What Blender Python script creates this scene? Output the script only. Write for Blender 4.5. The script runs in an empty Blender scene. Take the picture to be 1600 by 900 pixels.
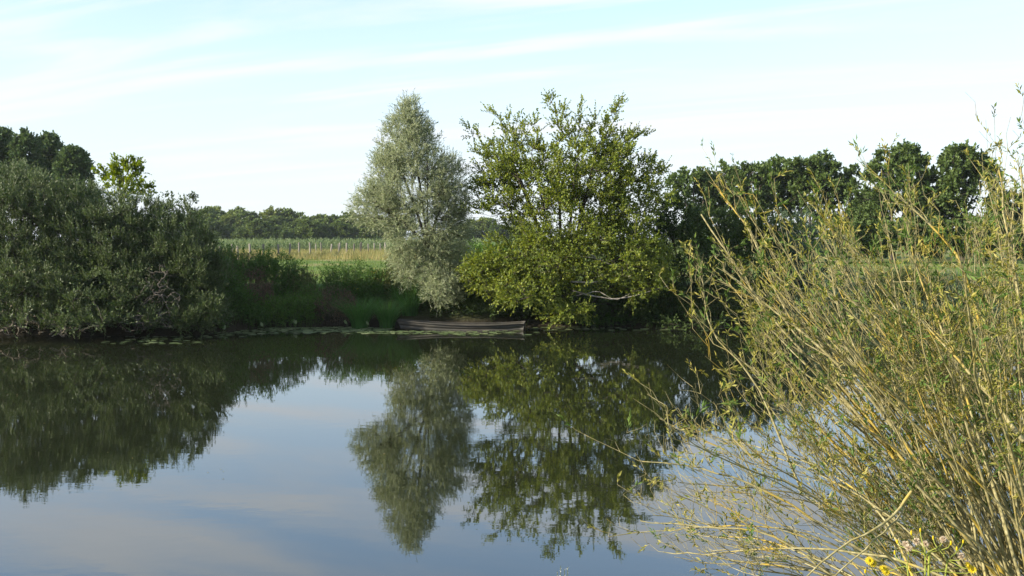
import bpy, math
import numpy as np
from mathutils import Matrix, Vector

# ------------------------------------------------------------------ camera, sky, sun, exposure
scene = bpy.context.scene
HAZE = True
CAM_H, FPX, HORIZON = 3.3, 1570.0, 375.0
PITCH = math.atan((450.0 - HORIZON) / FPX)
cam_data = bpy.data.cameras.new('camera')
cam = bpy.data.objects.new('camera', cam_data)
scene.collection.objects.link(cam)
cam.location = (0, 0, CAM_H)
cam.rotation_euler = (math.pi / 2 - PITCH, 0, 0)
cam_data.sensor_width = 36.0
cam_data.lens = 36.0 * FPX / 1600.0
cam_data.clip_start = 0.05
cam_data.clip_end = 9000
scene.camera = cam

SUN_AZ, SUN_EL = math.radians(-110), math.radians(20.5)      # azimuth clockwise from +Y
world = bpy.data.worlds.new('World')
scene.world = world
world.use_nodes = True
wn = world.node_tree


def nd(nt, kind, **kw):
    n = nt.nodes.new(kind)
    for k, v in kw.items():
        setattr(n, k, v)
    return n


def build_sky():
    L = wn.links.new
    bg = wn.nodes['Background']
    bg.inputs['Strength'].default_value = 0.14
    sky = nd(wn, 'ShaderNodeTexSky', sky_type='NISHITA', sun_disc=False)
    sky.sun_elevation, sky.sun_rotation = SUN_EL, SUN_AZ
    sky.air_density, sky.dust_density, sky.ozone_density = 1.0, 0.5, 2.0
    # thin high cirrus: noise on a flat layer far overhead, seen along the view direction
    tc = nd(wn, 'ShaderNodeTexCoord')
    sep = nd(wn, 'ShaderNodeSeparateXYZ')
    L(tc.outputs['Generated'], sep.inputs[0])
    zz = nd(wn, 'ShaderNodeMath', operation='MAXIMUM')
    L(sep.outputs['Z'], zz.inputs[0]); zz.inputs[1].default_value = 0.0
    za = nd(wn, 'ShaderNodeMath', operation='ADD')
    L(zz.outputs[0], za.inputs[0]); za.inputs[1].default_value = 0.09
    dx = nd(wn, 'ShaderNodeMath', operation='DIVIDE'); L(sep.outputs['X'], dx.inputs[0]); L(za.outputs[0], dx.inputs[1])
    dy = nd(wn, 'ShaderNodeMath', operation='DIVIDE'); L(sep.outputs['Y'], dy.inputs[0]); L(za.outputs[0], dy.inputs[1])
    comb = nd(wn, 'ShaderNodeCombineXYZ'); L(dx.outputs[0], comb.inputs[0]); L(dy.outputs[0], comb.inputs[1])
    turn = nd(wn, 'ShaderNodeMapping'); L(comb.outputs[0], turn.inputs[0])
    turn.inputs['Rotation'].default_value = (0, 0, math.radians(22))
    mp = nd(wn, 'ShaderNodeMapping'); L(turn.outputs[0], mp.inputs[0])
    mp.inputs['Scale'].default_value = (0.4, 2.0, 1)
    mp.inputs['Location'].default_value = (3.1, 1.7, 0)
    n1 = nd(wn, 'ShaderNodeTexNoise'); L(mp.outputs[0], n1.inputs['Vector'])
    n1.inputs['Scale'].default_value = 1.1; n1.inputs['Detail'].default_value = 9
    n1.inputs['Roughness'].default_value = 0.55; n1.inputs['Distortion'].default_value = 0.5
    r1 = nd(wn, 'ShaderNodeMapRange'); r1.interpolation_type = 'SMOOTHSTEP'
    L(n1.outputs[0], r1.inputs[0]); r1.inputs[1].default_value = 0.43; r1.inputs[2].default_value = 0.66
    r1.inputs[3].default_value = 0.05; r1.inputs[4].default_value = 0.95
    mix = nd(wn, 'ShaderNodeMix', data_type='RGBA', blend_type='MIX')
    # pale air low over the horizon
    hz = nd(wn, 'ShaderNodeMapRange'); hz.interpolation_type = 'SMOOTHSTEP'
    L(zz.outputs[0], hz.inputs[0]); hz.inputs[1].default_value = 0.02; hz.inputs[2].default_value = 0.33
    hz.inputs[3].default_value = 0.82; hz.inputs[4].default_value = 0.1
    air = nd(wn, 'ShaderNodeMix', data_type='RGBA', blend_type='MIX')
    L(hz.outputs[0], air.inputs[0]); L(sky.outputs[0], air.inputs[6])
    air.inputs[7].default_value = (2.5, 2.78, 3.1, 1)
    L(r1.outputs[0], mix.inputs[0]); L(air.outputs[2], mix.inputs[6])
    mix.inputs[7].default_value = (3.0, 3.15, 3.35, 1)
    L(mix.outputs[2], bg.inputs['Color'])


build_sky()

sun_data = bpy.data.lights.new('sun', 'SUN')
sun_data.energy = 5.0
sun_data.angle = math.radians(0.55)
sun_data.color = (1.0, 0.9, 0.74)
sun = bpy.data.objects.new('sun', sun_data)
scene.collection.objects.link(sun)
to_sun = Vector((math.sin(SUN_AZ) * math.cos(SUN_EL), math.cos(SUN_AZ) * math.cos(SUN_EL), math.sin(SUN_EL)))
sun.rotation_euler = to_sun.to_track_quat('Z', 'Y').to_euler()
sun.location = (-30, -10, 30)

vs = scene.view_settings
vs.view_transform = 'Standard'
vs.look = 'None'
vs.exposure = 1.25
vs.gamma = 1.0
vs.use_curve_mapping = False
scene.cycles.max_bounces = 6
scene.cycles.transparent_max_bounces = 4
scene.cycles.caustics_reflective = False
scene.cycles.caustics_refractive = False

COL = scene.collection
CAM_M = np.array(Matrix.Rotation(math.pi / 2 - PITCH, 3, 'X'))


# ------------------------------------------------------------------ helpers
def P(px, py, Y):
    """point of the world plane y = Y seen at photograph pixel (px, py)"""
    d = CAM_M @ np.array([(px - 800.0) / FPX, (450.0 - py) / FPX, -1.0])
    return np.array([0, 0, CAM_H]) + d * (Y / d[1])


def unit(v):
    return v / np.maximum(np.linalg.norm(v, axis=-1, keepdims=True), 1e-9)


def lerp(a, b, t):
    return a + (b - a) * t


def sstep(a, b, x):
    t = np.clip((x - a) / (b - a), 0, 1)
    return t * t * (3 - 2 * t)


def empty(name, loc, label=None, cat=None, group=None):
    o = bpy.data.objects.new(name, None)
    o.location = tuple(float(c) for c in loc)
    o.empty_display_size = 0.2
    COL.objects.link(o)
    return tag(o, label, cat, group)


def tag(o, label=None, cat=None, group=None, kind=None):
    for k, v in (('label', label), ('category', cat), ('group', group), ('kind', kind)):
        if v:
            o[k] = v
    return o


def mesh_data(name, V, faces, mat, rnd=None, smooth=False):
    """faces: list of int arrays (n, k)"""
    V = np.ascontiguousarray(V, dtype=np.float32)
    me = bpy.data.meshes.new(name)
    me.vertices.add(len(V))
    me.vertices.foreach_set('co', V.ravel())
    faces = [np.asarray(f, dtype=np.int32) for f in faces if len(f)]
    li = np.concatenate([f.ravel() for f in faces])
    tot = np.concatenate([np.full(len(f), f.shape[1], dtype=np.int32) for f in faces])
    st = np.concatenate([[0], np.cumsum(tot)[:-1]]).astype(np.int32)
    me.loops.add(len(li))
    me.loops.foreach_set('vertex_index', li)
    me.polygons.add(len(tot))
    me.polygons.foreach_set('loop_start', st)
    if smooth:
        me.polygons.foreach_set('use_smooth', np.ones(len(tot), dtype=bool))
    me.update(calc_edges=True)
    if rnd is not None:
        a = me.attributes.new('rnd', 'FLOAT', 'POINT')
        a.data.foreach_set('value', np.ascontiguousarray(rnd, dtype=np.float32))
    if mat:
        me.materials.append(mat)
    return me


def part(name, me, parent=None):
    """links mesh data as an object; vertices are given in world space, so undo the parent's place"""
    o = bpy.data.objects.new(name, me)
    COL.objects.link(o)
    if parent is not None:
        o.parent = parent
        loc = parent.location if parent.parent is None else parent.location + parent.parent.location
        me.transform(Matrix.Translation(-loc))
    return o


# ---- batched geometry: tubes, leaves, blades
def tubes(paths, radii, k=4):
    """paths (m,n,3), radii (m,n) -> verts, quads"""
    m, n, _ = paths.shape
    T = unit(np.gradient(paths, axis=1))
    mt = unit(T.mean(axis=1))
    ref = np.where(np.abs(mt[:, 2:3]) < 0.85, np.array([[0, 0, 1.0]]), np.array([[1.0, 0, 0]]))
    U = unit(np.cross(T, ref[:, None, :]))
    W = np.cross(T, U)
    a = np.arange(k) * 2 * math.pi / k
    V = paths[:, :, None, :] + radii[:, :, None, None] * (U[:, :, None, :] * np.cos(a)[None, None, :, None] + W[:, :, None, :] * np.sin(a)[None, None, :, None])
    base = (np.arange(m)[:, None, None] * n + np.arange(n - 1)[None, :, None]) * k
    j = np.arange(k)[None, None, :]
    j2 = (j + 1) % k
    F = np.stack([base + j, base + j2, base + k + j2, base + k + j], axis=-1).reshape(-1, 4)
    return V.reshape(-1, 3), F


class Batch:
    """collects pieces of geometry that share one mesh"""
    def __init__(self):
        self.V, self.F, self.R, self.n = [], [], [], 0

    def add(self, V, F, rnd=None):
        self.V.append(V)
        self.F.append(np.asarray(F) + self.n)
        self.R.append(np.zeros(len(V)) if rnd is None else rnd)
        self.n += len(V)
        return self

    def data(self, name, mat, smooth=False):
        by = {}
        for f in self.F:
            by.setdefault(f.shape[1], []).append(f)
        return mesh_data(name, np.concatenate(self.V), [np.concatenate(f) for f in by.values()], mat, np.concatenate(self.R), smooth)


def leaf_geo(pos, axis, nrm, ln, wd, rng, fine=False, fold=0.25):
    """folded leaf blades: pos (m,3) leaf foot, axis (m,3), nrm (m,3); 2 triangles each (4 if fine)"""
    m = len(pos)
    nrm = unit(nrm - axis * (nrm * axis).sum(-1, keepdims=True))
    side = np.cross(axis, nrm)
    ln = np.broadcast_to(ln, (m,))[:, None]
    wd = np.broadcast_to(wd, (m,))[:, None]
    if fine:
        pts = [(0, 0, 0), (.35, .5, fold), (.72, .36, fold * .7), (1, 0, -.12), (.72, -.36, fold * .7), (.35, -.5, fold)]
    else:
        pts = [(0, 0, 0), (.45, .5, fold), (1, 0, -.08), (.45, -.5, fold)]
    V = np.stack([pos + axis * (ln * a) + side * (wd * b) + nrm * (wd * c if abs(c) > .1 or c == 0 else ln * c) for a, b, c in pts], axis=1)
    k = len(pts)
    i = np.arange(m)[:, None] * k
    if fine:
        F = np.concatenate([i + np.array([[0, 1, 2, 3]]), i + np.array([[0, 3, 4, 5]])])
    else:
        F = np.concatenate([i + np.array([[0, 1, 2]]), i + np.array([[0, 2, 3]])])
    return V.reshape(-1, 3), F, np.repeat(rng.random(m), k)


def rand_unit(rng, m):
    return unit(rng.normal(size=(m, 3)))


def shoot_leaves(S, D, Ls, per, ll, lw, rng, spread=0.8, upn=0.6, u0=0.15, fine=False, droop=0.0):
    """leaves set along straight shoots; returns leaf geometry"""
    m = len(S)
    u = lerp(u0, 1.0, (np.arange(per)[None, :] + rng.random((m, per))) / per)
    pos = S[:, None] + D[:, None] * (Ls[:, None] * u)[..., None]
    pos[..., 2] -= droop * (Ls[:, None] * u) ** 2
    D2 = np.broadcast_to(D[:, None], (m, per, 3)).reshape(-1, 3)
    pos = pos.reshape(-1, 3)
    r = rng.normal(size=(m * per, 3))
    r = unit(r - D2 * (r * D2).sum(-1, keepdims=True))
    ax = D2 + r * (spread * lerp(.6, 1.3, rng.random((m * per, 1))))
    ax[:, 2] -= droop * 0.6
    ax = unit(ax)
    nr = unit(np.array([[0, 0, upn]]) + rand_unit(rng, m * per) * 0.8)
    sc = lerp(.65, 1.2, rng.random(m * per))
    return leaf_geo(pos, ax, nr, ll * sc, lw * sc, rng, fine)


def blades(base, dirs, h, w, rng, bend=0.5, seg=3):
    """grass blades: base (m,3), dirs (m,3) horizontal lean, h (m,), w"""
    m = len(base)
    h = np.broadcast_to(h, (m,)); w = np.broadcast_to(w, (m,))
    side = unit(np.cross(dirs + np.array([0, 0, 1e-3]), np.array([[0, 0, 1.0]])) + rng.normal(size=(m, 3)) * 0.5)
    V = []
    for i in range(seg):
        t = i / seg
        c = base + np.array([0, 0, 1.0]) * (h * (t - 0.35 * bend * t * t))[:, None] + dirs * (h * bend * t * t)[:, None]
        hw = side * (w * 0.5 * (1 - 0.75 * t))[:, None]
        V += [c - hw, c + hw]
    V.append(base + np.array([0, 0, 1.0]) * (h * (1 - 0.35 * bend))[:, None] + dirs * (h * bend)[:, None])
    k = 2 * seg + 1
    V = np.stack(V, axis=1).reshape(-1, 3)
    i = np.arange(m)[:, None] * k
    F4 = [i + np.array([[2 * s, 2 * s + 1, 2 * s + 3, 2 * s + 2]]) for s in range(seg - 1)]
    F3 = i + np.array([[2 * seg - 2, 2 * seg - 1, 2 * seg]])
    R = np.repeat(rng.random(m), k)
    return V, (np.concatenate(F4) if F4 else None), F3, R


def add_blades(b, *a, **k):
    V, F4, F3, R = blades(*a, **k)
    b.V.append(V); b.R.append(R)
    if F4 is not None:
        b.F.append(F4 + b.n)
    b.F.append(F3 + b.n)
    b.n += len(V)


def bez(p0, p1, p2, p3, n):
    t = np.linspace(0, 1, n)[:, None]
    return (1 - t) ** 3 * p0 + 3 * (1 - t) ** 2 * t * p1 + 3 * (1 - t) * t * t * p2 + t ** 3 * p3


def grow(trunks, targets, rng, n=6, r_tip=0.006, power=0.5, rise=0.35, wob=0.06, down=0.7):
    """branches from the trunk paths out to each target point, forking off the nearest fitting branch;
    returns branch paths (m,n,3), radii (m,n), tip points and tip directions"""
    pos, dr, par, paths_idx = [], [], [], []

    def push(path, parent):
        ids = []
        T = unit(np.gradient(path, axis=0))
        for i, (p, t) in enumerate(zip(path, T)):
            pos.append(p); dr.append(t); par.append(parent)
            parent = len(pos) - 1
            ids.append(parent)
        return ids
    trunk_ids = []
    for tp in trunks:
        tp = np.asarray(tp, float)
        trunk_ids.append(push(tp, -1))
    nodes = np.zeros((len(pos) + len(targets) * n + 4, 3)); dirs = np.zeros_like(nodes)
    nodes[:len(pos)] = pos; dirs[:len(pos)] = dr
    N = len(pos)
    start = np.concatenate([np.asarray(t)[1:] for t in trunks])
    d0 = np.linalg.norm(targets[:, None] - start[None], axis=-1).min(1)
    for ti in np.argsort(d0 + rng.random(len(targets)) * 0.2 * d0.max()):
        t = targets[ti]
        v = t - nodes[:N]
        d = np.linalg.norm(v, axis=1) + 1e-6
        cs = (v * dirs[:N]).sum(1) / d
        cost = d * (1.35 - 0.45 * cs) + down * np.maximum(0, nodes[:N, 2] - t[2])
        j = int(np.argmin(cost))
        p0, dd = nodes[j], d[j]
        p1 = p0 + unit(dirs[j] + v[j] / dd) * dd * 0.35 + rng.normal(size=3) * wob * dd
        p2 = t - (v[j] / dd * 0.35 + np.array([0, 0, rise]) * 0.35) * dd * 0.6 + rng.normal(size=3) * wob * dd
        path = bez(p0, p1, p2, t, n)
        path[1:-1] += rng.normal(size=(n - 2, 3)) * wob * 0.35 * dd
        ids = push(path[1:], j)
        nodes[N:N + n - 1] = path[1:]; dirs[N:N + n - 1] = dr[-(n - 1):]
        N += n - 1
        paths_idx.append([j] + ids)
    cnt = np.zeros(N)
    for ids in paths_idx:
        k = ids[-1]
        while k >= 0:
            cnt[k] += 1
            k = par[k]
    rad = r_tip * np.maximum(cnt, 1) ** power
    nodes = nodes[:N]
    I = np.array(paths_idx)
    R = rad[I]
    R[:, 0] = np.minimum(R[:, 0], R[:, 1] * 1.25)
    tr = [(nodes[np.array(t)], np.maximum.accumulate(rad[np.array(t)][::-1])[::-1]) for t in trunk_ids]
    return nodes[I], R, tr, nodes[I[:, -1]], dirs[I[:, -1]], rad


def lobe_points(lobes, Y, rng, shell=0.55):
    """lobes: (px, py, rx, ry, n[, dY, depth]) in photograph pixels at distance Y -> points spread through them"""
    out = []
    for lb in lobes:
        px, py, rx, ry, n = lb[:5]
        dY = lb[5] if len(lb) > 5 else 0.0
        c = P(px, py, Y + dY)
        s = (Y + dY) / FPX
        dep = lb[6] if len(lb) > 6 else rx * s
        u = rand_unit(rng, n) * (rng.random((n, 1)) ** (1 / 3.0 * shell))
        out.append(c + u * np.array([rx * s, dep, ry * s]))
    return np.concatenate(out)


# ------------------------------------------------------------------ materials
def new_mat(name):
    m = bpy.data.materials.new(name)
    m.use_nodes = True
    nt = m.node_tree
    for n in list(nt.nodes):
        nt.nodes.remove(n)
    return m, nt, nd(nt, 'ShaderNodeOutputMaterial')


def ramp(nt, cols):
    r = nd(nt, 'ShaderNodeValToRGB')
    el = r.color_ramp.elements
    while len(el) < len(cols):
        el.new(0.5)
    for e, (p, c) in zip(el, cols):
        e.position = p
        e.color = (*c, 1)
    return r


def leaf_mat(name, cols, trans=0.3, rough=0.55, spec=0.18, under=None, vary=None):
    """leaf: own colour differs from leaf to leaf (attribute rnd); light shines through a little"""
    m, nt, out = new_mat(name)
    L = nt.links.new
    at = nd(nt, 'ShaderNodeAttribute', attribute_name='rnd')
    r = ramp(nt, [(i / max(1, len(cols) - 1), c) for i, c in enumerate(cols)])
    L(at.outputs['Fac'], r.inputs[0])
    col = r.outputs[0]
    if vary:                                # whole trees differ a little in their green
        oi = nd(nt, 'ShaderNodeObjectInfo')
        vr = ramp(nt, [(i / (len(vary) - 1), c) for i, c in enumerate(vary)])
        L(oi.outputs['Random'], vr.inputs[0])
        vm = nd(nt, 'ShaderNodeMix', data_type='RGBA', blend_type='MULTIPLY'); vm.inputs[0].default_value = 1
        L(col, vm.inputs[6]); L(vr.outputs[0], vm.inputs[7])
        col = vm.outputs[2]
    if under:
        g = nd(nt, 'ShaderNodeNewGeometry')
        mx = nd(nt, 'ShaderNodeMix', data_type='RGBA')
        L(g.outputs['Backfacing'], mx.inputs[0]); L(col, mx.inputs[6]); mx.inputs[7].default_value = (*under, 1)
        col = mx.outputs[2]
    p = nd(nt, 'ShaderNodeBsdfPrincipled')
    L(col, p.inputs['Base Color'])
    p.inputs['Roughness'].default_value = rough
    p.inputs['Specular IOR Level'].default_value = spec
    t = nd(nt, 'ShaderNodeBsdfTranslucent')
    hs = nd(nt, 'ShaderNodeHueSaturation'); hs.inputs['Hue'].default_value = 0.485; hs.inputs['Saturation'].default_value = 1.15; hs.inputs['Value'].default_value = 1.5
    L(col, hs.inputs['Color']); L(hs.outputs[0], t.inputs['Color'])
    mix = nd(nt, 'ShaderNodeMixShader')
    mix.inputs[0].default_value = trans
    L(p.outputs[0], mix.inputs[1]); L(t.outputs[0], mix.inputs[2])
    L(mix.outputs[0], out.inputs['Surface'])
    return m


def solid_mat(name, cols, scale=8.0, rough=0.85, stretch=(1, 1, 1), detail=5, bump=0.3, lo=0.35, hi=0.65, spec=0.2):
    """wood, bark, soil: noise between colours"""
    m, nt, out = new_mat(name)
    L = nt.links.new
    tc = nd(nt, 'ShaderNodeTexCoord')
    mp = nd(nt, 'ShaderNodeMapping'); mp.inputs['Scale'].default_value = stretch
    L(tc.outputs['Object'], mp.inputs[0])
    nz = nd(nt, 'ShaderNodeTexNoise'); nz.inputs['Scale'].default_value = scale; nz.inputs['Detail'].default_value = detail
    L(mp.outputs[0], nz.inputs['Vector'])
    k = len(cols) - 1
    r = ramp(nt, [(lerp(lo, hi, i / k), c) for i, c in enumerate(cols)])
    L(nz.outputs[0], r.inputs[0])
    p = nd(nt, 'ShaderNodeBsdfPrincipled')
    p.inputs['Roughness'].default_value = rough
    p.inputs['Specular IOR Level'].default_value = spec
    L(r.outputs[0], p.inputs['Base Color'])
    if bump:
        b = nd(nt, 'ShaderNodeBump'); b.inputs['Strength'].default_value = bump; b.inputs['Distance'].default_value = 0.02
        L(nz.outputs[0], b.inputs['Height']); L(b.outputs[0], p.inputs['Normal'])
    L(p.outputs[0], out.inputs['Surface'])
    return m


M = {}
M['sallow'] = leaf_mat('sallow_leaf', [(.03, .058, .015), (.056, .095, .025), (.105, .145, .045)], .22, .45, .28, under=(.085, .11, .05))
M['willow'] = leaf_mat('silver_willow_leaf', [(.135, .18, .08), (.205, .25, .118), (.31, .345, .19)], .32, .55, .2, under=(.3, .33, .21))
M['alder'] = leaf_mat('alder_leaf', [(.1, .145, .02), (.155, .205, .032), (.235, .26, .05)], .36, .45, .3)
M['sapling'] = leaf_mat('maple_leaf', [(.09, .14, .02), (.14, .2, .025), (.2, .24, .03)], .42)
M['dark_leaf'] = leaf_mat('hawthorn_leaf', [(.028, .05, .012), (.042, .07, .018), (.062, .09, .025)], .2)
M['ash_leaf'] = leaf_mat('ash_leaf', [(.05, .085, .024), (.075, .115, .032), (.105, .145, .042)], .26)
M['poplar_leaf'] = leaf_mat('poplar_leaf', [(.045, .08, .03), (.07, .11, .04), (.095, .135, .05)], .24)
M['far_leaf'] = leaf_mat('wood_leaf', [(.07, .11, .035), (.105, .15, .045), (.145, .18, .055)], .26, vary=[(.62, .72, .7), (.85, .9, .8), (1.05, 1.05, 1), (1.25, 1.15, .9)])
M['nettle'] = leaf_mat('nettle_leaf', [(.04, .09, .02), (.06, .125, .026), (.085, .155, .034)], .28)
M['fresh'] = leaf_mat('fresh_leaf', [(.05, .115, .02), (.07, .145, .026), (.1, .175, .034)], .3)
M['dry_herb'] = leaf_mat('dry_herb', [(.08, .058, .038), (.12, .086, .052), (.17, .12, .072)], .15)
M['olive_herb'] = leaf_mat('olive_herb', [(.06, .085, .028), (.09, .11, .036), (.13, .14, .05)], .25)
M['grey_herb'] = leaf_mat('grey_green_leaf', [(.06, .095, .055), (.085, .12, .07), (.11, .145, .085)], .25)
M['sedge'] = leaf_mat('sedge_blade', [(.045, .12, .028), (.065, .155, .036), (.09, .18, .046)], .28)
M['straw'] = leaf_mat('dry_grass', [(.11, .16, .045), (.19, .19, .06), (.27, .23, .085), (.36, .29, .13)], .25)
M['meadow'] = leaf_mat('meadow_grass', [(.07, .13, .025), (.1, .17, .035), (.15, .2, .05)], .3)
M['crop'] = leaf_mat('pale_crop', [(.09, .14, .06), (.13, .18, .08), (.18, .22, .1)], .3)
M['osier_leaf'] = leaf_mat('osier_leaf', [(.12, .14, .02), (.18, .185, .035), (.25, .235, .055), (.31, .27, .07)], .3, .5, .25)
M['osier_green'] = leaf_mat('osier_fresh_leaf', [(.06, .11, .022), (.085, .14, .03), (.12, .17, .04)], .32)
M['bank_grass'] = leaf_mat('bank_grass', [(.05, .09, .018), (.08, .12, .026), (.15, .15, .05)], .3)
M['lily'] = leaf_mat('lily_pad_leaf', [(.08, .12, .045), (.13, .17, .07), (.2, .23, .11)], .08, .45, .25)
M['yellow'] = leaf_mat('yellow_petal', [(.45, .34, .012), (.55, .42, .015)], .25)
M['pappus'] = leaf_mat('seed_fluff', [(.5, .42, .3), (.62, .54, .42)], .35, .9, .1)
M['rag_stem'] = leaf_mat('ragwort_stem', [(.24, .27, .05), (.34, .34, .06)], .12)
M['pale_flower'] = leaf_mat('pale_flower', [(.6, .58, .5), (.75, .72, .65)], .3)
M['bark'] = solid_mat('grey_bark', [(.035, .03, .024), (.09, .078, .062)], 6, stretch=(1, 1, .3))
M['pale_bark'] = solid_mat('pale_bark', [(.16, .145, .12), (.3, .28, .24)], 6)
M['dead_wood'] = solid_mat('dead_twigs', [(.12, .1, .075), (.26, .225, .17)], 4)
M['grey_twig'] = solid_mat('grey_twigs', [(.07, .06, .05), (.14, .125, .105)], 4)
M['herb_stem'] = solid_mat('herb_stem', [(.05, .075, .025), (.09, .1, .04)], 5, bump=0)
M['fence_wood'] = solid_mat('weathered_post', [(.08, .07, .058), (.25, .225, .19)], 1.6, stretch=(1, 1, .25))
M['wire'] = solid_mat('rusty_wire', [(.1, .085, .07), (.17, .15, .13)], 5, rough=.6, bump=0)


def osier_bark():
    """tan-grey bark with patches of mustard yellow lichen"""
    m, nt, out = new_mat('osier_bark')
    L = nt.links.new
    tc = nd(nt, 'ShaderNodeTexCoord')
    n1 = nd(nt, 'ShaderNodeTexNoise'); n1.inputs['Scale'].default_value = 5.5; n1.inputs['Detail'].default_value = 4
    n2 = nd(nt, 'ShaderNodeTexNoise'); n2.inputs['Scale'].default_value = 40; n2.inputs['Detail'].default_value = 3
    n3 = nd(nt, 'ShaderNodeTexNoise'); n3.inputs['Scale'].default_value = 1.7; n3.inputs['Detail'].default_value = 2
    for n in (n1, n2, n3):
        L(tc.outputs['Object'], n.inputs['Vector'])
    r = ramp(nt, [(.3, (.135, .118, .048)), (.5, (.235, .208, .095)), (.72, (.34, .305, .17))])
    L(n2.outputs[0], r.inputs[0])
    ad = nd(nt, 'ShaderNodeMath', operation='ADD'); L(n1.outputs[0], ad.inputs[0]); L(n3.outputs[0], ad.inputs[1])
    mr = nd(nt, 'ShaderNodeMapRange'); L(ad.outputs[0], mr.inputs[0]); mr.inputs[1].default_value = 1.1; mr.inputs[2].default_value = 1.24
    mx = nd(nt, 'ShaderNodeMix', data_type='RGBA'); L(mr.outputs[0], mx.inputs[0]); L(r.outputs[0], mx.inputs[6])
    mx.inputs[7].default_value = (.36, .26, .045, 1)
    p = nd(nt, 'ShaderNodeBsdfPrincipled'); p.inputs['Roughness'].default_value = .75; p.inputs['Specular IOR Level'].default_value = .25
    L(mx.outputs[2], p.inputs['Base Color'])
    b = nd(nt, 'ShaderNodeBump'); b.inputs['Strength'].default_value = .4; b.inputs['Distance'].default_value = .004
    L(n2.outputs[0], b.inputs['Height']); L(b.outputs[0], p.inputs['Normal'])
    L(p.outputs[0], out.inputs['Surface'])
    return m


M['osier_bark'] = osier_bark()


def boat_mat():
    m, nt, out = new_mat('weathered_boat_wood')
    L = nt.links.new
    tc = nd(nt, 'ShaderNodeTexCoord')
    mp = nd(nt, 'ShaderNodeMapping'); mp.inputs['Scale'].default_value = (.8, 6, 9); L(tc.outputs['Object'], mp.inputs[0])
    n1 = nd(nt, 'ShaderNodeTexNoise'); n1.inputs['Scale'].default_value = 3; n1.inputs['Detail'].default_value = 6; L(mp.outputs[0], n1.inputs['Vector'])
    n2 = nd(nt, 'ShaderNodeTexNoise'); n2.inputs['Scale'].default_value = 1.6; n2.inputs['Detail'].default_value = 4; L(tc.outputs['Object'], n2.inputs['Vector'])
    r = ramp(nt, [(.3, (.032, .029, .022)), (.55, (.043, .038, .029)), (.75, (.06, .053, .041))]); L(n1.outputs[0], r.inputs[0])
    r2 = ramp(nt, [(.4, (.45, .5, .5)), (.62, (1, 1, 1))]); L(n2.outputs[0], r2.inputs[0])
    mx = nd(nt, 'ShaderNodeMix', data_type='RGBA', blend_type='MULTIPLY'); mx.inputs[0].default_value = 1
    L(r.outputs[0], mx.inputs[6]); L(r2.outputs[0], mx.inputs[7])
    p = nd(nt, 'ShaderNodeBsdfPrincipled'); p.inputs['Roughness'].default_value = .7
    L(mx.outputs[2], p.inputs['Base Color'])
    b = nd(nt, 'ShaderNodeBump'); b.inputs['Strength'].default_value = .3; b.inputs['Distance'].default_value = .006
    L(n1.outputs[0], b.inputs['Height']); L(b.outputs[0], p.inputs['Normal'])
    L(p.outputs[0], out.inputs['Surface'])
    return m


M['boat'] = boat_mat()
M['boat_dark'] = solid_mat('tarred_boat_wood', [(.02, .022, .028), (.05, .05, .055)], 5)


# ------------------------------------------------------------------ ground and water
def far_shore(x):
    return 37.7 - 3.2 * sstep(-8.8, -12.0, x) + 0.35 * np.sin(x * 0.7) + 0.18 * np.sin(x * 1.9 + 1) + 0.5 * sstep(6, 12, x)


def near_shore(x):
    return 5.6 + 2.6 * sstep(1.5, 3.6, x) + 0.2 * np.sin(x * 1.3) + 0.1 * np.sin(x * 3.1)


FIELD = 1.5


def ground_z(x, y):
    x = np.asarray(x, float); y = np.asarray(y, float)
    f = y - far_shore(x)
    zf = np.where(f > 0, FIELD * sstep(0, 3.2, f) * 0.85 + 0.15 * FIELD * sstep(0, .5, f), -1.4 * sstep(0, -4, f))
    n = near_shore(x) - y
    zn = np.where(n > 0, 1.7 * sstep(0, 3.6, n), -1.4 * sstep(0, -3, n))
    z = np.where(y > 20, zf, zn)
    z = z + np.where((f > 1.5) | (n > 1.5), 0.05 * np.sin(x * .9 + y * .31) * np.sin(y * .6 - x * .2), 0)
    far = sstep(400, 2500, y)
    return z + far * 3.0 * np.sin(x * 0.002 + 1)


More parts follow.
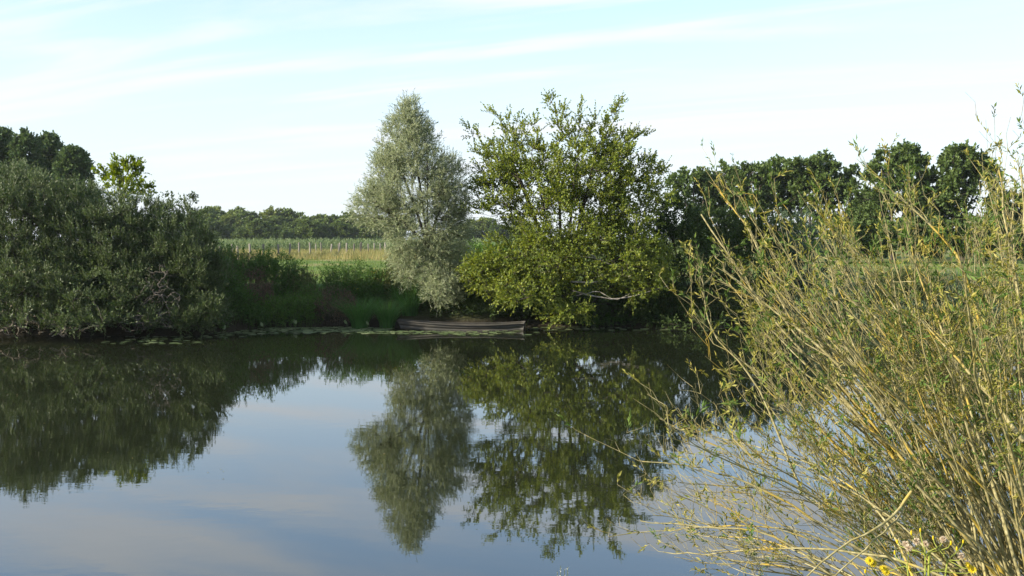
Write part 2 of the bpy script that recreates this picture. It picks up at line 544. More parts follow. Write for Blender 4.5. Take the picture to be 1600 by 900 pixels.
def build_ground():
    xs = np.unique(np.concatenate([-np.geomspace(22, 4000, 26), np.linspace(-22, 22, 130), np.geomspace(22, 4000, 26)]))
    ys = np.unique(np.concatenate([np.linspace(-60, 0, 8), np.linspace(0, 10, 42), np.linspace(10, 31, 8), np.linspace(31, 42, 50), np.linspace(42, 120, 40), np.geomspace(120, 6000, 26)]))
    X, Yg = np.meshgrid(xs, ys)
    V = np.stack([X, Yg, ground_z(X, Yg)], -1).reshape(-1, 3)
    nx, ny = len(xs), len(ys)
    i = (np.arange(ny - 1)[:, None] * nx + np.arange(nx - 1)[None]).reshape(-1, 1)
    F = i + np.array([[0, 1, nx + 1, nx]])
    m, nt, out = new_mat('meadow_ground')
    L = nt.links.new
    geo = nd(nt, 'ShaderNodeNewGeometry')
    sp = nd(nt, 'ShaderNodeSeparateXYZ'); L(geo.outputs['Position'], sp.inputs[0])
    n1 = nd(nt, 'ShaderNodeTexNoise'); n1.inputs['Scale'].default_value = .11; n1.inputs['Detail'].default_value = 8; n1.inputs['Roughness'].default_value = .65
    n2 = nd(nt, 'ShaderNodeTexNoise'); n2.inputs['Scale'].default_value = 9; n2.inputs['Detail'].default_value = 4
    L(geo.outputs['Position'], n1.inputs['Vector']); L(geo.outputs['Position'], n2.inputs['Vector'])
    g = ramp(nt, [(.36, (.075, .13, .028)), (.5, (.12, .17, .04)), (.62, (.27, .23, .1))]); L(n1.outputs[0], g.inputs[0])
    h = ramp(nt, [(.3, (.6, .6, .6)), (.7, (1.1, 1.1, 1.1))]); L(n2.outputs[0], h.inputs[0])
    mg = nd(nt, 'ShaderNodeMix', data_type='RGBA', blend_type='MULTIPLY'); mg.inputs[0].default_value = 1
    L(g.outputs[0], mg.inputs[6]); L(h.outputs[0], mg.inputs[7])
    mud = nd(nt, 'ShaderNodeMapRange'); L(sp.outputs['Z'], mud.inputs[0]); mud.inputs[1].default_value = 0.25; mud.inputs[2].default_value = 1.1
    mm = nd(nt, 'ShaderNodeMix', data_type='RGBA'); L(mud.outputs[0], mm.inputs[0])
    mm.inputs[6].default_value = (.03, .026, .016, 1); L(mg.outputs[2], mm.inputs[7])
    p = nd(nt, 'ShaderNodeBsdfPrincipled'); p.inputs['Roughness'].default_value = .95; p.inputs['Specular IOR Level'].default_value = .1
    L(mm.outputs[2], p.inputs['Base Color'])
    b = nd(nt, 'ShaderNodeBump'); b.inputs['Strength'].default_value = .6; b.inputs['Distance'].default_value = .08
    L(n2.outputs[0], b.inputs['Height']); L(b.outputs[0], p.inputs['Normal'])
    L(p.outputs[0], out.inputs['Surface'])
    tag(part('ground', mesh_data('ground', V, [F], m, smooth=True)), kind='structure')


def build_water():
    m, nt, out = new_mat('still_river_water')
    L = nt.links.new
    geo = nd(nt, 'ShaderNodeNewGeometry')
    mp = nd(nt, 'ShaderNodeMapping'); mp.inputs['Scale'].default_value = (1.0, 1.7, 1); L(geo.outputs['Position'], mp.inputs[0])
    n1 = nd(nt, 'ShaderNodeTexNoise'); n1.inputs['Scale'].default_value = 2.2; n1.inputs['Detail'].default_value = 3; L(mp.outputs[0], n1.inputs['Vector'])
    n2 = nd(nt, 'ShaderNodeTexNoise'); n2.inputs['Scale'].default_value = .22; n2.inputs['Detail'].default_value = 2; L(geo.outputs['Position'], n2.inputs['Vector'])
    mr = nd(nt, 'ShaderNodeMapRange'); L(n2.outputs[0], mr.inputs[0]); mr.inputs[1].default_value = .4; mr.inputs[2].default_value = .7
    mr.inputs[3].default_value = .25; mr.inputs[4].default_value = 1.0
    ml = nd(nt, 'ShaderNodeMath', operation='MULTIPLY'); L(n1.outputs[0], ml.inputs[0]); L(mr.outputs[0], ml.inputs[1])
    b = nd(nt, 'ShaderNodeBump'); b.inputs['Strength'].default_value = .07; b.inputs['Distance'].default_value = .02
    L(ml.outputs[0], b.inputs['Height'])
    p = nd(nt, 'ShaderNodeBsdfPrincipled')
    p.inputs['Base Color'].default_value = (.012, .015, .007, 1)
    p.inputs['Roughness'].default_value = .015
    p.inputs['IOR'].default_value = 2.2
    L(b.outputs[0], p.inputs['Normal'])
    L(p.outputs[0], out.inputs['Surface'])
    V = np.array([(-4000, -60, 0), (4000, -60, 0), (4000, 60, 0), (-4000, 60, 0)], float)
    V[:, 1] = [1.0, 1.0, 44, 44]
    tag(part('water', mesh_data('water', V, [[[0, 1, 2, 3]]], m)), kind='structure')


build_ground()
build_water()


# ------------------------------------------------------------------ woody plants
def woody(name, base, label, cat, targets, trunks, leaf, bark, rng, shoots=6, slen=(.25, .5), per=10, ll=.07, lw=.03, out_w=.6, up_w=.5,
          r_tip=.005, power=.5, spread=.8, upn=.6, group=None, twig=True, centre=None, n=6, rise=.35, back=.5, droop=0.0, down=.7, fine=False, k=4,
          crown_name='crown', trunk_name='trunk', jit=.7, twig_r=.003):
    root = empty(name, base, label, cat, group)
    paths, radii, tr, tips, tdir, rad = grow(trunks, targets, rng, n=n, r_tip=r_tip, power=power, rise=rise, down=down)
    b = Batch()
    for tp, rr in tr:
        rr = rr.copy(); rr[0] *= 1.25
        b.add(*tubes(tp[None], rr[None], 8))
    b.add(*tubes(paths, radii, k))
    c = targets.mean(0) if centre is None else centre
    m = len(tips)
    # shoots leave the outer half of each last branch
    u = 1 - back * rng.random((m, shoots)) ** 1.3
    f = u * (n - 1); i0 = np.minimum(f.astype(int), n - 2); fr = (f - i0)[..., None]
    S = (paths[np.arange(m)[:, None], i0] * (1 - fr) + paths[np.arange(m)[:, None], i0 + 1] * fr).reshape(-1, 3)
    o = unit(S - c)
    D = unit(o * out_w + np.array([0, 0, up_w]) + np.repeat(tdir, shoots, 0) * .5 + rng.normal(size=S.shape) * jit)
    Ls = lerp(slen[0], slen[1], rng.random(len(S)))
    if twig:
        E = S + D * Ls[:, None]
        E[:, 2] -= droop * Ls ** 2
        b.add(*tubes(np.stack([S, E], 1), np.tile([twig_r, twig_r * .4], (len(S), 1)), 3))
    part(trunk_name, b.data(trunk_name, bark, True), root)
    V, F, R = shoot_leaves(S, D, Ls, per, ll, lw, rng, spread, upn, droop=droop, fine=fine)
    part(crown_name, Batch().add(V, F, R).data(crown_name, leaf), root)
    return root


def stems_from(base, tops, rng, n=7, wob=.12):
    """trunk paths from a base point to several tops"""
    out = []
    for t in tops:
        t = np.asarray(t, float)
        d = np.linalg.norm(t - base)
        p = bez(base + rng.normal(size=3) * [.12, .12, 0], base + [0, 0, d * .35] + rng.normal(size=3) * wob, lerp(base, t, .7) + rng.normal(size=3) * wob, t, n)
        out.append(p)
    return out


def ground_pt(px, Y):
    x = (px - 800) / FPX * Y
    return np.array([x, Y, float(ground_z(x, Y))])


def build_sallows():
    Y = 35.0
    kw = dict(leaf=M['sallow'], bark=M['bark'], ll=.095, lw=.035, up_w=.95, out_w=.4, jit=.5, spread=.55, upn=.2, slen=(.22, .6), group='grey sallow shrubs on the far bank')
    specs = [
        ('broad grey-green sallow shrub at the left edge with sunlit upright shoots', 11,
         [(-70, 400, 120, 130, 130, .3), (25, 370, 85, 100, 230, 0), (35, 450, 95, 60, 170, -1.0), (-60, 480, 80, 45, 60, -1), (40, 495, 100, 22, 60, -1.8), (30, 440, 90, 70, 60, 1.0), (50, 330, 70, 50, 90, .8), (30, 365, 95, 40, 80, 1.8)],
         -10, [(-90, 330), (0, 330), (60, 330), (30, 430)]),
        ('dark sallow shrub standing below the yellow-green sapling', 12,
         [(125, 385, 75, 95, 200, .5), (200, 395, 75, 85, 200, .4), (160, 465, 95, 50, 190, -.8), (165, 502, 95, 18, 70, -1.6), (160, 440, 80, 60, 60, 1.2), (150, 345, 80, 45, 90, .8), (230, 360, 50, 40, 50, .8), (150, 370, 90, 35, 70, 1.8)],
         165, [(110, 340), (170, 340), (230, 360), (160, 430)]),
        ('dark sallow shrub with bare grey twigs at right end of the sallow thicket', 13,
         [(270, 405, 65, 88, 190, .5), (312, 440, 45, 78, 180, 0), (240, 480, 55, 40, 70, -.3), (305, 495, 48, 25, 80, -.8), (270, 440, 60, 60, 50, 1.2)],
         270, [(250, 350), (290, 360), (315, 410), (260, 430)]),
        ('tall grey sallow showing above the thicket at far left', 14,
         [(20, 300, 60, 38, 110, 2.5), (110, 315, 50, 28, 60, 2.5)], 40, [(0, 300), (50, 290), (110, 310)])]
    for label, seed, lobes, bpx, tops in specs:
        rng = np.random.default_rng(seed)
        base = ground_pt(bpx, Y + 1.2)
        T = lobe_points(lobes, Y, rng, 1.1)
        T[:, 2] = np.maximum(T[:, 2], .12)
        root = woody('sallow_shrub', base, label, 'shrub', T, stems_from(base, [P(a, b, Y + .8) for a, b in tops], rng), rng=rng, shoots=11, per=10, twig=False, k=3, n=5, **kw)
        if seed in (11, 13):
            # bare dead branches hanging at the water's edge
            if seed == 11:
                D = lobe_points([(60, 512, 100, 16, 60, -2.4, .6), (20, 500, 60, 20, 30, -2.3, .5)], Y, rng, .9)
                st = [bez(base, base + [0, -1, .6], P(40, 490, Y - 1.6), P(100, 515, Y - 2.2), 7), bez(base, base + [0, -1, .5], P(0, 490, Y - 1.6), P(-20, 518, Y - 2.2), 7)]
                mat, rt = M['dead_wood'], .012
            else:
                D = lobe_points([(248, 470, 38, 42, 90, -1.9, .5), (225, 505, 60, 18, 50, -1.9, .4), (250, 430, 25, 25, 25, -1.5, .4)], Y, rng, .9)
                st = [bez(base, base + [0, -1, .6], P(245, 480, Y - 1.2), P(250, 450, Y - 1.7), 7), bez(base, base + [0, -1, .5], P(230, 500, Y - 1.2), P(215, 500, Y - 1.8), 7)]
                mat, rt = M['grey_twig'], .006
            D[:, 2] = np.maximum(D[:, 2], .03)
            ps, rs, tr, *_ = grow(st, D, rng, n=7, r_tip=rt, power=.38, wob=.16, rise=-.1, down=0)
            b = Batch().add(*tubes(ps, rs, 4))
            for tp, rr in tr:
                b.add(*tubes(tp[None], np.maximum(rr, .012)[None], 5))
            tag(part('dead_branches', b.data('dead_branches', mat, True), root), 'bare dead branches without leaves')


def build_saplings():
    rng = np.random.default_rng(21)
    Y = 41.0
    base = ground_pt(200, Y)
    T = lobe_points([(195, 292, 30, 18, 22), (182, 265, 6, 16, 6), (200, 258, 6, 15, 6), (190, 272, 16, 14, 8), (217, 266, 6, 13, 5), (160, 270, 8, 5, 3), (172, 282, 8, 6, 3), (233, 296, 5, 13, 4), (212, 280, 12, 12, 6)], Y, rng, .8)
    woody('maple_sapling', base, 'yellow-green sapling rising above the dark sallow thicket', 'tree', T, stems_from(base, [P(195, 300, Y), P(185, 270, Y)], rng),
          M['sapling'], M['bark'], rng, shoots=7, per=8, ll=.11, lw=.08, up_w=.8, slen=(.15, .4), upn=.5)
    rng = np.random.default_rng(22)
    Y = 39.0
    base = ground_pt(285, Y)
    T = lobe_points([(265, 318, 6, 14, 5), (285, 322, 8, 12, 4), (297, 322, 5, 16, 5), (310, 335, 5, 12, 3)], Y, rng)
    woody('sapling', base, 'thin dark shoots poking out of the thicket top at its right end', 'shrub', T, stems_from(base, [P(268, 335, Y), P(298, 335, Y)], rng),
          M['dark_leaf'], M['bark'], rng, shoots=4, per=6, ll=.12, lw=.07, up_w=.8, slen=(.2, .4))


def build_willow():
    rng = np.random.default_rng(31)
    Y = 38.3
    base = ground_pt(682, Y + .3)
    lobes = [(638, 178, 15, 22, 30), (638, 210, 34, 34, 80), (640, 250, 52, 45, 130), (640, 295, 70, 50, 170), (590, 322, 38, 32, 90), (700, 300, 32, 58, 120),
             (650, 350, 68, 45, 160), (700, 375, 36, 55, 100), (672, 415, 52, 38, 110), (692, 450, 34, 24, 50, -.4), (612, 265, 22, 30, 40), (640, 400, 28, 25, 40)]
    T = lobe_points(lobes, Y, rng, .85)
    tops = [P(640, 175, Y), P(615, 240, Y + .4), P(668, 230, Y - .3), P(585, 320, Y - .4), P(705, 290, Y), P(650, 260, Y + .8), P(700, 360, Y - .6)]
    fork = P(668, 385, Y)
    trunk = [np.concatenate([bez(base, base + [0, 0, .6], fork - [0, 0, .6], fork, 4)[:-1], bez(fork, lerp(fork, t, .3) + [0, 0, .3], lerp(fork, t, .7) + [0, 0, .2], t, 7)]) for t in tops]
    woody('willow_tree', base, 'silvery pale-green willow tree with pointed crown behind the moored boat', 'tree', T, trunk, M['willow'], M['bark'], rng,
          shoots=9, per=11, ll=.112, lw=.024, twig=False, k=3, up_w=.35, out_w=.45, slen=(.25, .6), spread=.7, upn=.3, r_tip=.0045, power=.46, jit=.6)


def build_alder():
    rng = np.random.default_rng(41)
    Y = 38.0
    base = ground_pt(880, Y + .6)
    lobes = [(850, 285, 80, 58, 84), (920, 280, 75, 58, 84), (880, 350, 95, 50, 95), (980, 335, 55, 55, 55), (800, 260, 52, 50, 36), (960, 250, 48, 42, 28),
             (790, 415, 58, 42, 70, -.6), (860, 420, 70, 50, 60, -.8), (950, 400, 80, 60, 85, -.5), (1015, 415, 45, 55, 48), (820, 455, 70, 18, 40, -1.3), (760, 430, 35, 30, 30, -.6),
             (885, 488, 42, 10, 22, -1.6), (985, 440, 60, 30, 35, -1.0), (890, 385, 80, 40, 40, .5), (775, 300, 38, 40, 22, .3), (1015, 290, 28, 45, 18)]
    sprays = [((733, 203), (810, 262), 9), ((745, 238), (800, 280), 7), ((768, 178), (830, 240), 11), ((800, 185), (850, 245), 10), ((858, 152), (880, 235), 12), ((880, 172), (890, 230), 8),
              ((905, 170), (905, 240), 10), ((928, 182), (915, 245), 8), ((967, 164), (930, 235), 12), ((950, 190), (925, 250), 8), ((1008, 208), (945, 255), 10), ((990, 232), (950, 270), 7),
              ((1026, 265), (970, 300), 8), ((735, 330), (800, 330), 8), ((742, 285), (800, 300), 7), ((830, 190), (860, 250), 8), ((1045, 305), (1000, 330), 7), ((742, 262), (790, 290), 5)]
    SP = []
    for tip, inner, n in sprays:
        if n:
            dY = rng.uniform(-1, 1)
            for t in np.linspace(0, 1, n) ** 1.0:
                q = lerp(np.array(tip, float), np.array(inner, float), t) + rng.normal(size=2) * (2 + 9 * t)
                SP.append(P(q[0], q[1], Y + dY * (1 - t) + rng.normal() * .15))
    T = lobe_points([(a, b, c, d, int(e * 1.7), *r) for a, b, c, d, e, *r in lobes], Y, rng, .9)
    T = np.concatenate([T, np.array(SP)])
    tops = [P(800, 250, Y), P(870, 215, Y + .5), P(935, 225, Y - .2), P(985, 275, Y + .5), P(780, 390, Y - 1), P(900, 260, Y - .5), P(1010, 380, Y - .8), P(830, 240, Y - .8)]
    trunk = [bez(base + rng.normal(size=3) * [.18, .15, 0], base + [0, 0, 1.0], lerp(base, t, .55) + [0, 0, .5], t, 9) for t in tops]
    root = woody('alder_tree', base, 'broad yellow-green alder tree leaning over water right of the boat', 'tree', T, trunk, M['alder'], M['bark'], rng,
                 shoots=7, per=10, ll=.088, lw=.066, up_w=.45, out_w=.5, slen=(.22, .6), spread=.9, upn=.75, r_tip=.006, power=.48, jit=.65)
    # pale bare limbs reaching right, low over the water
    b = Batch()
    for pts, r0 in (([(895, 455), (925, 462), (960, 468), (1000, 460), (1045, 447)], .035), ([(890, 440), (925, 442), (935, 440)], .04),
                    ([(900, 462), (935, 455), (962, 469), (985, 460)], .022), ([(915, 395), (935, 404), (945, 408)], .03), ([(905, 400), (925, 402), (968, 418)], .022)):
        q = np.array([P(a, c, Y - 1.3 - .08 * i) for i, (a, c) in enumerate(pts)])
        t = np.linspace(0, len(q) - 1, 12); i0 = np.minimum(t.astype(int), len(q) - 2); fr = (t - i0)[:, None]
        pth = q[i0] * (1 - fr) + q[i0 + 1] * fr + rng.normal(size=(12, 3)) * .012
        b.add(*tubes(pth[None], np.linspace(r0, r0 * .35, 12)[None], 6))
    tag(part('bare_limbs', b.data('bare_limbs', M['pale_bark'], True), root), 'pale bare limbs low over the water')


def build_dark_shrubs():
    specs = [
        ('dark hawthorn shrub crowding the alder on its right', 51, 40.0, [(1065, 400, 60, 75, 130), (1080, 455, 70, 55, 110, -1.2), (1030, 470, 60, 40, 70, -1.5), (1060, 345, 40, 35, 60), (1065, 498, 80, 13, 60, -1.9)], 1070, [(1050, 370), (1090, 380), (1030, 450)], 'dark_leaf'),
        ('deep green shrub behind the bare osier tips, left of the far meadow', 52, 42.0, [(1150, 395, 75, 65, 150), (1180, 450, 75, 55, 110, -1.5), (1120, 365, 60, 38, 90), (1180, 365, 60, 35, 80), (1170, 496, 75, 14, 50, -3.6)], 1150, [(1130, 360), (1180, 380), (1150, 430)], 'dark_leaf'),
        ('bluish-green shrub half hidden by the osier stems', 53, 41.0, [(1255, 425, 65, 50, 120), (1235, 375, 60, 45, 110, 2), (1275, 480, 70, 35, 90, -1.8)], 1250, [(1240, 390), (1270, 410)], 'grey_herb'),
        ('dark undergrowth shrub in the shade beneath the alder', 54, 39.2, [(850, 470, 70, 35, 80), (940, 480, 80, 32, 90), (1000, 490, 50, 22, 50, -.8), (945, 405, 85, 55, 90, 2.2), (1000, 370, 55, 45, 60, 1.8)], 920, [(860, 470), (930, 465), (990, 480)], 'dark_leaf'),
        ('low dark shrub on bank between the willow and the alder', 55, 39.5, [(735, 440, 45, 35, 70), (760, 480, 60, 25, 60, -.5), (690, 485, 45, 18, 40, -.5)], 740, [(730, 430), (770, 460)], 'dark_leaf'),
        ('bright green bramble lump behind the alder, left side', 56, 43.0, [(760, 405, 55, 22, 60), (720, 430, 30, 25, 40)], 755, [(750, 410), (780, 410)], 'fresh'),
    ]
    for q in range(8):
        px = 1080 + q * 75
        place = ['first', 'second', 'third', 'fourth', 'fifth', 'sixth', 'seventh', 'last'][q]
        specs.append(('hedge bush at foot of the far right trees, %s from the left' % place, 560 + q, 78.0, [(px, 375, 44, 26, 60, 0, 1.6), (px + 12, 360, 26, 16, 20, 0, 1.2)], px, [(px - 15, 375), (px + 15, 370)], 'ash_leaf'))
    for label, seed, Y, lobes, bpx, tops, lm in specs:
        rng = np.random.default_rng(seed)
        base = ground_pt(bpx, Y)
        T = lobe_points(lobes, Y, rng, .75)
        T[:, 2] = np.maximum(T[:, 2], .2)
        woody('bank_shrub', base, label, 'shrub', T, stems_from(base, [P(a, b, Y) for a, b in tops], rng), M[lm], M['bark'], rng, shoots=8, per=7, ll=.104 if Y < 60 else .26, lw=.06 if Y < 60 else .17, twig=False, k=3, n=5,
              up_w=.5, out_w=.5, slen=(.2, .5), upn=.5, jit=.7)


def build_right_trees():
    rows = [  # px, top, bottom of crown, half width, Y
        (1085, 255, 345, 38, 98, 'leftmost tree of the row beyond the meadow, lowest and feathery'),
        (1130, 250, 335, 36, 99, 'second tree from the left in the row beyond the meadow'),
        (1172, 247, 328, 36, 97, 'third tree from the left in the row, over the bare trunks'),
        (1215, 234, 328, 40, 98, 'fourth tree from the left in the row, upright crown'),
        (1262, 229, 335, 42, 96, 'tallest tree of the joined row, left of the round crowns'),
        (1312, 243, 360, 44, 95, 'rightmost rounded tree of the joined row'),
        (1394, 213, 395, 56, 88, 'large round dark-green tree standing free of the row'),
        (1503, 215, 395, 60, 86, 'large round dark-green tree at far right behind the osier tips'),
        (1352, 300, 400, 34, 97, 'low dark tree filling the gap left of the large round tree'),
        (1448, 300, 400, 30, 96, 'low dark tree in the gap between the two large round trees'),
        (1580, 290, 400, 45, 92, 'low dark tree at the right edge behind the osier shrub')]
    for i, (px, top, bot, hw, Y, label) in enumerate(rows):
        rng = np.random.default_rng(60 + i)
        base = ground_pt(px, Y)
        big = hw > 50
        top += 8
        hw *= 1.1
        cy, ry = (top + bot) / 2, (bot - top) / 2
        lobes = [(px, cy + ry * .1, hw, ry * .92, 115 if big else 52), (px + rng.uniform(-8, 8), top + ry * .55, hw * .7, ry * .5, 40 if big else 22)]
        for _ in range(5):
            lobes.append((px + rng.uniform(-.6, .6) * hw, lerp(top + 18, bot - 8, rng.random()), hw * .38, ry * .25, 14 if big else 8))
        T = lobe_points(lobes, Y, rng, .6)
        tops = [P(px, top + ry * .5, Y), P(px - hw * .4, cy, Y), P(px + hw * .4, cy, Y)]
        woody('round_tree' if big else 'row_tree', base, label, 'tree', T, stems_from(base, tops, rng, wob=.3), M['ash_leaf'], M['bark'], rng, shoots=9, per=8, ll=.31, lw=.21, n=5, k=3,
              slen=(.35, .75), up_w=.3, out_w=.5, upn=.6, r_tip=.016, power=.5, twig=False, group='trees beyond the far meadow on the right')


def build_poplars():
    rows = [(-18, 200, 300, 26, 'leftmost poplar above the sallow thicket, cut by the frame edge'), (6, 203, 300, 17, 'narrow poplar nearest the left edge with pointed tip'),
            (40, 207, 300, 19, 'second pointed poplar from the left above the thicket'), (77, 213, 300, 20, 'third poplar from the left, with a lower right shoulder'),
            (113, 236, 300, 23, 'rightmost and lowest poplar of the group above the thicket')]
    for i, (px, top, bot, hw, label) in enumerate(rows):
        rng = np.random.default_rng(80 + i)
        Y = 92 + (i % 2) * 4
        top += 4
        hw *= 1.2
        base = ground_pt(px, Y)
        lobes = [(px, lerp(top, bot, .12), hw * .4, 12, 16), (px, lerp(top, bot, .4), hw * .8, 26, 45), (px, lerp(top, bot, .75), hw, 30, 60),
                 (px + rng.uniform(-6, 6), lerp(top, bot, .25), hw * .6, 14, 16)]
        T = lobe_points(lobes, Y, rng, .6)
        woody('poplar_tree', base, label, 'tree', T, stems_from(base, [P(px, top + 10, Y), P(px - 5, top + 40, Y), P(px + 6, top + 35, Y)], rng, wob=.2), M['poplar_leaf'], M['bark'], rng,
              shoots=10, per=8, ll=.29, lw=.2, n=5, k=3, slen=(.4, .9), up_w=.9, out_w=.4, r_tip=.014, twig=False, group='poplars above the sallow thicket')


def copy_tree(o):
    c = o.copy()
    COL.objects.link(c)
    for ch in list(o.children):
        d = ch.copy()
        COL.objects.link(d)
        d.parent = c
    return c


def build_far_wood():
    """the distant wood: trees one by one, copies of a few kinds"""
    rng = np.random.default_rng(90)
    label = 'rounded green tree in the distant wood across the fenced field'
    kinds = []
    for i in range(5):
        r = np.random.default_rng(91 + i)
        Hh = [8.0, 9.2, 7.2, 8.4, 10.0][i]
        W = [3.6, 3.2, 3.9, 3.0, 2.6][i]
        base = np.array([0.0, 0, 0])
        T = []
        for _ in range(8):
            c = np.array([r.uniform(-.5, .5) * W, r.uniform(-.5, .5) * W, r.uniform(.3, .82) * Hh])
            T.append(c + rand_unit(r, 11) * np.array([W * .5, W * .5, Hh * .17]) * r.random((11, 1)) ** .3)
        T.append(np.array([0, 0, Hh * .5]) + rand_unit(r, 40) * np.array([W, W, Hh * .38]))
        T = np.concatenate(T); T[:, 2] = np.clip(T[:, 2], .6, Hh)
        kinds.append(woody('far_tree', base, label, 'tree', T, stems_from(base, [(0, 0, Hh * .8), (-W * .4, 0, Hh * .6), (W * .4, .3, Hh * .6)], r), M['far_leaf'], M['bark'], r,
                           shoots=7, per=7, ll=.5, lw=.34, slen=(.6, 1.2), up_w=.6, out_w=.6, r_tip=.02, twig=False, group='trees of the distant wood'))
    spots = []
    la = 'tall tree in the back rank of the distant wood across the field'
    lb = 'low bushy tree along the front edge of the distant wood'
    lc = 'tree of the distant wood seen between the willow and the alder'
    for px in np.arange(285, 630, 11.5):
        spots.append((px + rng.uniform(-4, 4), 262 + rng.uniform(-6, 14), lerp(.8, 1.15, rng.random()) * (1.08 if px < 400 else 1), la))
    for px in np.arange(318, 600, 21):
        spots.append((px + rng.uniform(-6, 6), 238 + rng.uniform(-6, 6), lerp(.55, .78, rng.random()), lb))
    for px in np.arange(715, 830, 13):
        spots.append((px + rng.uniform(-4, 4), 262 + rng.uniform(-6, 14), lerp(.68, .85, rng.random()), lc))
    for s, (px, Y, sc, lab) in enumerate(spots):
        o = kinds[s] if s < 5 else copy_tree(kinds[int(rng.integers(5))])
        o.location = tuple(ground_pt(px, Y))
        o.scale = (sc * 1.25, sc * 1.25, sc)
        o.rotation_euler[2] = float(rng.uniform(0, 6.28))
        o['label'] = lab


build_sallows()
build_saplings()
build_willow()
build_alder()
build_dark_shrubs()
build_right_trees()
build_poplars()
build_far_wood()


# ------------------------------------------------------------------ bank herbs, sedge, field grass
def herb(name, label, cat, px, Y, width, depth, h, n, leaf, rng, ll=.09, lw=.035, per=16, stem=None, group=None, lean=.15, spread=1.0, branchy=0, flowers=0, z0=None):
    c = ground_pt(px, Y)
    root = empty(name, c, label, cat, group)
    ang = rng.random(n) * 6.283
    rr = np.sqrt(rng.random(n))
    B = c + np.stack([np.cos(ang) * rr * width / 2, np.sin(ang) * rr * depth / 2, np.zeros(n)], 1)
    B[:, 2] = ground_z(B[:, 0], B[:, 1]) - .03
    H = h * (1 - .35 * rr ** 2) * lerp(.65, 1.1, rng.random(n))
    D = unit(np.stack([np.cos(ang) * rr * lean, np.sin(ang) * rr * lean, np.ones(n)], 1) + rng.normal(size=(n, 3)) * .09)
    E = B + D * H[:, None]
    b = Batch().add(*tubes(np.stack([B, E], 1), np.tile([.006, .002], (n, 1)), 3))
    S, DD, LL = B, D, H
    if branchy:
        u = lerp(.3, .95, rng.random((n, branchy)))
        S2 = (B[:, None] + D[:, None] * (H[:, None] * u)[..., None]).reshape(-1, 3)
        D2 = unit(np.repeat(D, branchy, 0) * .7 + rng.normal(size=(n * branchy, 3)) * .6)
        L2 = np.repeat(H, branchy) * .22
        b.add(*tubes(np.stack([S2, S2 + D2 * L2[:, None]], 1), np.tile([.003, .0015], (len(S2), 1)), 3))
        S, DD, LL = np.concatenate([S, S2]), np.concatenate([D, D2]), np.concatenate([H, L2])
    part('stems', b.data('stems', stem or M['herb_stem'], True), root)
    V, F, R = shoot_leaves(S, DD, LL, per, ll, lw, rng, spread, .6, u0=.12)
    part('leaves', Batch().add(V, F, R).data('leaves', leaf), root)
    if flowers:
        pick = rng.choice(n, flowers, replace=False)
        q = np.repeat(E[pick], 14, 0) + rng.normal(size=(flowers * 14, 3)) * .06
        V, F, R = leaf_geo(q, rand_unit(rng, len(q)), rand_unit(rng, len(q)), .028, .028, rng)
        part('flowers', Batch().add(V, F, R).data('flowers', M['yellow']), root)
    return root


def tussock(name, label, px, Y, n, h, w, leaf, rng, bend=.55, rad=.25):
    c = ground_pt(px, Y)
    c[2] = max(c[2], 0.0)
    root = empty(name, c, label, 'sedge', 'sedge tussocks by the boat')
    ang = rng.random(n) * 6.283
    rr = np.sqrt(rng.random(n)) * rad
    B = c + np.stack([np.cos(ang) * rr, np.sin(ang) * rr, np.full(n, -.05)], 1)
    dirs = np.stack([np.cos(ang), np.sin(ang), np.zeros(n)], 1) + rng.normal(size=(n, 3)) * [.4, .4, 0]
    b = Batch()
    add_blades(b, B, dirs, h * lerp(.6, 1.1, rng.random(n)), w, rng, bend=bend, seg=5)
    part('blades', b.data('blades', leaf), root)


